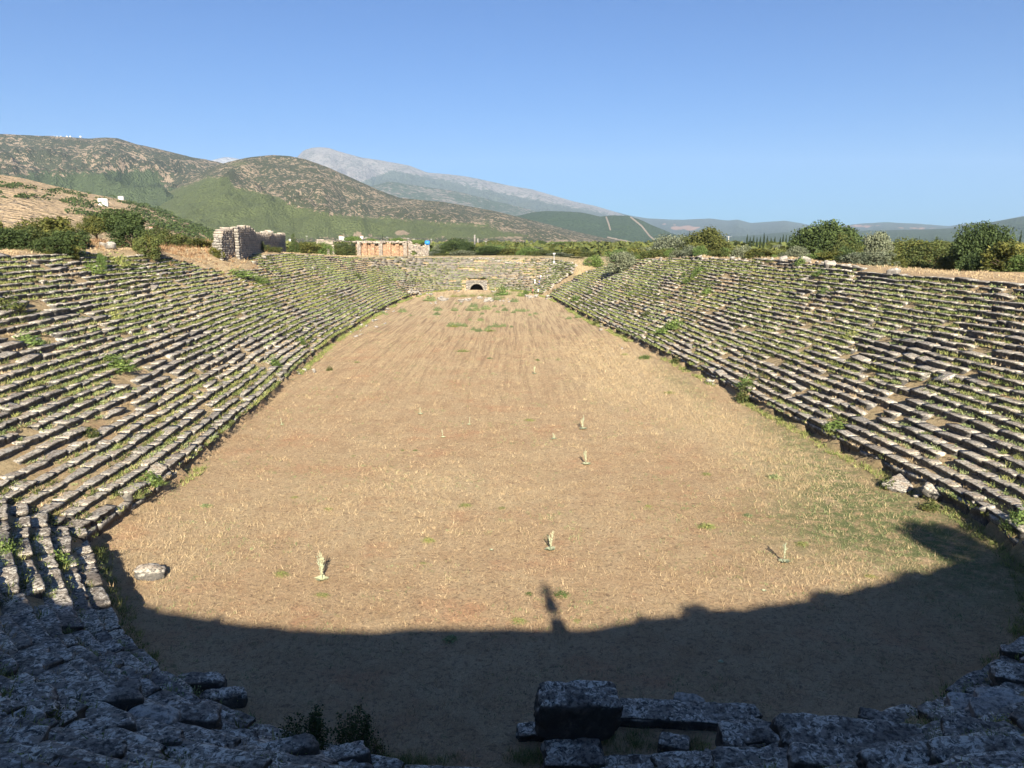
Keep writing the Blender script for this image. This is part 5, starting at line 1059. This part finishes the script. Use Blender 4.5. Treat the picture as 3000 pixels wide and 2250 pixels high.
# lone columns
for (x, t, b, l) in ((1391, 688, 742, 'taller of two lone ancient columns above the trees behind the far end'), (1400, 699, 742, 'shorter of two lone ancient columns above the trees behind the far end')):
    A = at(x, b, 360); zt_ = at(x, t, 360)[2]; z0 = float(surf(A[:1], A[1:2])[0]); e = empty('column', (A[0], 360, z0), l, 'column', 'lone ancient columns'); mb = MB(); mb.tube([(0, 0, 0), (0, 0, (zt_ - z0) * .5), (0, 0, zt_ - z0)], [.42, .40, .34], 12); o = mb.build('shaft', M_STONE_PALE, e, True); mb = MB(); mb.box((0, 0, .25), (1.1, 1.1, .5)); mb.build('column_base', M_STONE_PALE, e)
# distant chimneys / tall blocks in the valley town, houses, hut, poles
M_WHITE = mat_plain('white_render', (.60, .58, .54), .8, ns=2, amt=.2); M_ROOFT = mat_plain('terracotta_roof', (.42, .20, .13)); M_DARKGL = mat_plain('dark_window', (.03, .03, .035), .3); M_GREYM = mat_plain('grey_metal', (.45, .46, .47), .5)
def house(px, py, Y, wpx, hpx, label, roof=True, group=None, win=3, onz=None, name='house'):
    p = at(px, py, Y); k_ = Y / F; w = wpx * k_ * (1 if name == 'hut' else .6); h = hpx * k_ * (1 if name == 'hut' else .75); e = empty(name, (p[0], Y, p[2] - .3), label, 'house' if name != 'hut' else 'hut', group, rz=rng.uniform(-.3, .3)); mb = MB(); mb.box((0, 0, h / 2 - h), (w, w * .7, 3 * h)); mb.build('wall', M_WHITE, e)
    if roof:
        mb = MB(); v = [(-w * .55, -w * .4, h * .5), (w * .55, -w * .4, h * .5), (w * .55, w * .4, h * .5), (-w * .55, w * .4, h * .5), (-w * .5, 0, h * .85), (w * .5, 0, h * .85)]; mb.add(np.array(v) + [0, 0, h * .5 + .02], [[0, 1, 5, 4], [2, 3, 4, 5], [3, 2, 1, 0]], [[0, 4, 3], [1, 2, 5]]); mb.build('roof', M_ROOFT, e)
    else:
        mb = MB(); mb.box((0, 0, h + .1), (w * 1.06, w * .76, .2)); mb.build('roof', M_WHITE, e)
    for i in range(win): mb = MB(); mb.box(((i + .5) / win * w - w / 2, -w * .35 - .02, h * .55), (w * .11, .06, h * .26)); mb.build('window', M_DARKGL, e)
    return e
def on_hillA(px, py):
    r_ = ray(px, py); X_, Y_, Z_ = HAg; el = np.arctan2(Z_ - CAMZ, np.hypot(X_, Y_)); az = np.arctan2(X_[0], Y_[0]); j = np.argmin(np.abs(az - math.atan2(r_[0], r_[1]))); t = math.atan2(r_[2], math.hypot(r_[0], r_[1])); i = np.argmin(np.abs(el[:64, j] - t)); return Y_[i, j]
for (x, y, w, h, l, rf, nm) in ((303, 602, 24, 20, 'white cube-shaped hut on the tan near hill', False, 'hut'), (355, 583, 14, 8, 'small pale yellow hut on the ridge of the tan near hill', False, 'hut'), (447, 674, 26, 11, 'low white house at the foot of the tan hill', True, 'house')):
    house(x, y, float(on_hillA(x, y)), w, h, l, rf, name=nm, win=2)
for i, (x, y, Y, w, h) in enumerate([(1885, 727, 2400, 16, 9), (1862, 722, 2500, 20, 6), (1915, 728, 2350, 10, 7), (1850, 716, 2500, 10, 4), (1640, 722, 1500, 16, 5), (1090 - 85, 697, 1200, 12, 5), (998, 695, 1250, 16, 5), (850, 704, 1000, 10, 5), (1060, 694, 1300, 14, 4)]): house(x, y, Y, w, h, 'small whitish building far off at the foot of the hills', i % 2 == 0, 'far buildings at the foot of the hills', 2)
for i, x in enumerate((150, 158, 168, 178, 196, 206, 236)): house(x, 400, 3880., 7, 2, 'tiny white building on the skyline ridge of the left hill', False, 'buildings on the skyline ridge', 1)
for x, l in ((1931, 'left one of a pair of pale tall silos in the distant valley'), (1937, 'right one of a pair of pale tall silos in the distant valley')):
    p = at(x, 722, 2300); e = empty('silo', (p[0], 2300, p[2] - 6), l, 'silo', 'pair of silos'); mb = MB(); mb.tube([(0, 0, 0), (0, 0, 24)], [2.0, 2.0], 12); mb.build('shaft', M_WHITE, e); mb = MB(); mb.tube([(0, 0, 24), (0, 0, 24.6)], [2.3, 2.3], 12); mb.build('cap', M_WHITE, e)
def pole(px, top, base, Y, label, group=None, arm=1.2, r=.14, name='utility_pole', mat=None):
    p = at(px, base, Y); z0 = float(surf(np.array([p[0]]), np.array([float(Y)]))[0]); zt_ = at(px, top, Y)[2]; e = empty(name, (p[0], Y, z0), label, 'pole', group); mb = MB(); mb.tube([(0, 0, -.3), (0, 0, zt_ - z0)], [r, r * .7], 8); mb.build('post', mat or M_STONE_PALE, e)
    if arm: mb = MB(); mb.box((0, 0, zt_ - z0 - .4), (arm, .12, .12)); mb.build('crossarm', M_GREYM, e)
    return e
for i, (x, t) in enumerate(((901, 690), (1074, 693), (1135, 693), (1196, 697), (1214, 698), (1158, 705), (1264, 699), (1475, 707), (1556, 712), (1620, 712), (1424, 705), (2132, 692))): pole(x, t, 740, 420, 'pale concrete utility pole standing among the trees behind the far end', 'utility poles behind the far end')
# pylon / mast right
e = pole(2133, 692, 735, 700, 'thin white mast with crossarm left of the first cypress row', None, 6, .25, 'mast', M_WHITE)
# blue tank
p = at(1252, 712, 300); e = empty('water_tank', (p[0], 300, p[2] - 4.2), 'bright blue water tank on a stand beside the right end of the long brick ruin', 'water tank'); M_BLUE = mat_plain('blue_plastic', (.03, .20, .62), .4); mb = MB(); mb.tube([(-.9, 0, 4.3), (-.7, 0, 4.3), (.7, 0, 4.3), (.9, 0, 4.3)], [.5, .8, .8, .5], 14); mb.build('tank', M_BLUE, e, True)
for sx in (-.6, .6):
    for sy in (-.4, .4): mb = MB(); mb.box((sx, sy, 1.8), (.1, .1, 3.6)); mb.build('leg', M_GREYM, e)
# floodlight post at the far right rim
p = hit(1623, 774); p = p if p is not None else at(1623, 774, 250); k_ = p[1] / F; hh = 30 * k_; e = empty('floodlight_pole', p, 'slim floodlight post with a white box at its foot on the far right rim', 'floodlight pole'); mb = MB(); mb.tube([(0, 0, 0), (0, 0, hh)], [.08, .06], 8); mb.build('post', M_GREYM, e); mb = MB(); mb.box((0, -.1, hh), (.7, .3, .4)); mb.build('lamp_head', M_WHITE, e); mb = MB(); mb.box((0, -.2, 5 * k_), (.55, .4, .8)); mb.build('cabinet', M_WHITE, e)

# ------------------------------------------------------------------ people
def skin_obj(name, J, E, mat, parent, sub=1):
    me = bpy.data.meshes.new(name); me.from_pydata([j[0] for j in J], E, []); o = bpy.data.objects.new(name, me); COL.objects.link(o); o.parent = parent
    m = o.modifiers.new('s', 'SKIN'); sv = me.skin_vertices[0].data
    for i, j in enumerate(J): sv[i].radius = (j[1], j[2] if len(j) > 2 else j[1]); sv[i].use_root = (i == 0)
    m.use_smooth_shade = True
    if sub: ss = o.modifiers.new('u', 'SUBSURF'); ss.levels = sub; ss.render_levels = sub
    me.materials.append(mat); return o
def person(loc, rz, h, label, shirt, trous, skin=(.42, .26, .18), hair=(.05, .035, .025), skirt=False, arms='down', step=.12, group=None, detail=True):
    e = empty('person', loc, label, 'person', group, rz, (h / 1.75,) * 3); Ms = mat_plain('skin', skin, .6); Mc = mat_plain('shirt_cloth', shirt); Mt = mat_plain('trouser_cloth', trous); Mh = mat_plain('hair', hair)
    if arms == 'camera': AL = [(-.19, -.0, 1.42), (-.27, .12, 1.20), (-.12, .34, 1.36)]; AR = [(.19, 0, 1.42), (.27, .12, 1.20), (.12, .34, 1.36)]
    elif arms == 'hips': AL = [(-.19, 0, 1.42), (-.38, -.02, 1.22), (-.20, .06, 1.04)]; AR = [(.19, 0, 1.42), (.38, -.02, 1.22), (.20, .06, 1.04)]
    else: AL = [(-.19, 0, 1.42), (-.25, .0, 1.13), (-.27, .08, .88)]; AR = [(.19, 0, 1.42), (.25, 0, 1.13), (.27, .08, .88)]
    J = [((0, 0, .95), .13, .10), ((0, 0, 1.15), .115, .09), ((0, 0, 1.38), .14, .10), ((0, .0, 1.50), .055, .055), ((0, .02, 1.56), .05, .05),
         (AL[0], .055), (AL[1], .04), (AL[2], .03), (AR[0], .055), (AR[1], .04), (AR[2], .03),
         ((-.09, 0, .88), .085), ((-.10, step * .5, .50), .058), ((-.10, step, .09), .04), ((-.11, step + .13, .04), .035),
         ((.09, 0, .88), .085), ((.10, -step * .3, .50), .058), ((.10, -step, .09), .04), ((.11, -step + .13, .04), .035), ((0, .02, 1.62), .078, .085), ((0, .02, 1.70), .07, .08)]
    E = [(0, 1), (1, 2), (2, 3), (3, 4), (4, 19), (19, 20), (2, 5), (5, 6), (6, 7), (2, 8), (8, 9), (9, 10), (0, 11), (11, 12), (12, 13), (13, 14), (0, 15), (15, 16), (16, 17), (17, 18)]
    skin_obj('body', J, E, Ms, e, 2 if detail else 1)
    skin_obj('shirt', [((0, 0, .96), .15, .12), ((0, 0, 1.15), .13, .105), ((0, 0, 1.38), .158, .118), ((AL[0]), .072), (tuple((np.array(AL[0]) + np.array(AL[1])) / 2), .06), (AR[0], .072), (tuple((np.array(AR[0]) + np.array(AR[1])) / 2), .06), ((0, 0, 1.45), .085, .08)], [(0, 1), (1, 2), (2, 3), (3, 4), (2, 5), (5, 6), (2, 7)], Mc, e)
    if skirt:
        mb = MB(); mb.tube([(0, 0, 1.0), (0, 0, .8), (0, 0, .45)], [.17, .25, .31], 14); mb.build('skirt', Mt, e, True)
    else: skin_obj('trousers', [((0, 0, .96), .15, .12), ((-.09, 0, .86), .10), ((-.10, step * .5, .50), .075), ((-.10, step, .13), .055), ((.09, 0, .86), .10), ((.10, -step * .3, .50), .075), ((.10, -step, .13), .055)], [(0, 1), (1, 2), (2, 3), (0, 4), (4, 5), (5, 6)], Mt, e)
    mb = MB(); th = np.linspace(0, 2 * math.pi, 13)[:-1]; V = []
    hm_ = boulder_mesh('hair', Mh, n=3, sq=2, amp=.05, seed=3); hm_.parent = e; hm_.location = (0, -.015, 1.61); hm_.scale = (.19, .22, .19)
    if detail:
        for sx in (-1, 1):
            o = boulder_mesh('eye', mat_plain('eye_dark', (.03, .02, .02), .3), n=2, sq=2, amp=0, seed=1); o.parent = e; o.location = (sx * .032, .098, 1.645); o.scale = (.022, .012, .014)
            hand = np.array((AL if sx < 0 else AR)[2]); dr = hand - np.array((AL if sx < 0 else AR)[1]); dr /= np.linalg.norm(dr); side = np.cross(dr, [0, 1, .2]); side /= np.linalg.norm(side)
            Jh = [(tuple(hand), .03, .018), (tuple(hand + dr * .06), .036, .016)]; Eh = [(0, 1)]
            for f_ in range(4): b0 = hand + dr * .09 + side * (f_ - 1.5) * .02; Jh += [(tuple(b0), .010), (tuple(b0 + dr * (.035 + .004 * (f_ in (1, 2)))), .009), (tuple(b0 + dr * .06 + np.array([0, 0, -.015])), .008)]; k0 = 2 + 3 * f_; Eh += [(1, k0), (k0, k0 + 1), (k0 + 1, k0 + 2)]
            b0 = hand + dr * .03 + side * sx * .04; Jh += [(tuple(b0), .012), (tuple(b0 + dr * .035 + side * sx * .01), .010)]; Eh += [(0, 14), (14, 15)]
            skin_obj('hand', Jh, Eh, Ms, e, 1)
        o = boulder_mesh('nose', Ms, n=2, sq=2.5, amp=0, seed=1); o.parent = e; o.location = (0, .105, 1.60); o.scale = (.028, .035, .05)
        mb = MB(); mb.box((0, .101, 1.575), (.045, .01, .009)); mb.build('mouth', mat_plain('lip', (.35, .13, .11)), e)
    return e
xz = 5.2; yz = -5.2; zz = float(surf(np.array([xz]), np.array([yz]))[0])
o = boulder_mesh('boulder', M_STONE, n=8, sq=4, amp=.12, seed=44, dims=(1.6, 1.4, .8)); place_mesh(o, (xz, yz, zz - .25), (.7, .6, .75)); tag(o, 'unseen boulder added on the near rim to raise the shadow of the standing person', 'boulder'); zz += .47  # boulder added out of view so the person's shadow reaches farther
person((xz, yz, zz - .02), 0.1, 1.74, 'person in loose skirt standing on a boulder on the near rim', (.25, .3, .4), (.2, .2, .25), skirt=True, arms='hips', step=.10)
for (px, py, rz, h, sh, tr, sk, l) in ((1567, 833, .4, 1.6, (.75, .77, .78), (.75, .76, .78), False, 'person in white standing left of the group on the earth ramp'), (1580, 838, 3.4, 1.8, (.12, .16, .30), (.08, .10, .2), False, 'person in dark blue walking down the earth ramp'), (1584, 822, 3.0, 1.7, (.7, .72, .8), (.2, .22, .3), False, 'person in a pale top at the head of the earth ramp'),
        (1561, 862, 2.6, 1.65, (.30, .07, .06), (.10, .06, .05), False, 'person in a dark red top at the foot of the earth ramp'), (1577, 862, 3.3, 1.6, (.55, .68, .66), (.5, .55, .55), True, 'person in a pale turquoise dress at the foot of the earth ramp'), (1595, 826, 2., 1.5, (.08, .07, .06), (.06, .06, .06), False, 'person in black bending beside the rocks on the earth ramp')):
    p = hit(px, py); person(p - np.array([0, 0, .02]), rz, h, l, sh, tr, skirt=sk, group='people on the earth ramp', detail=False)
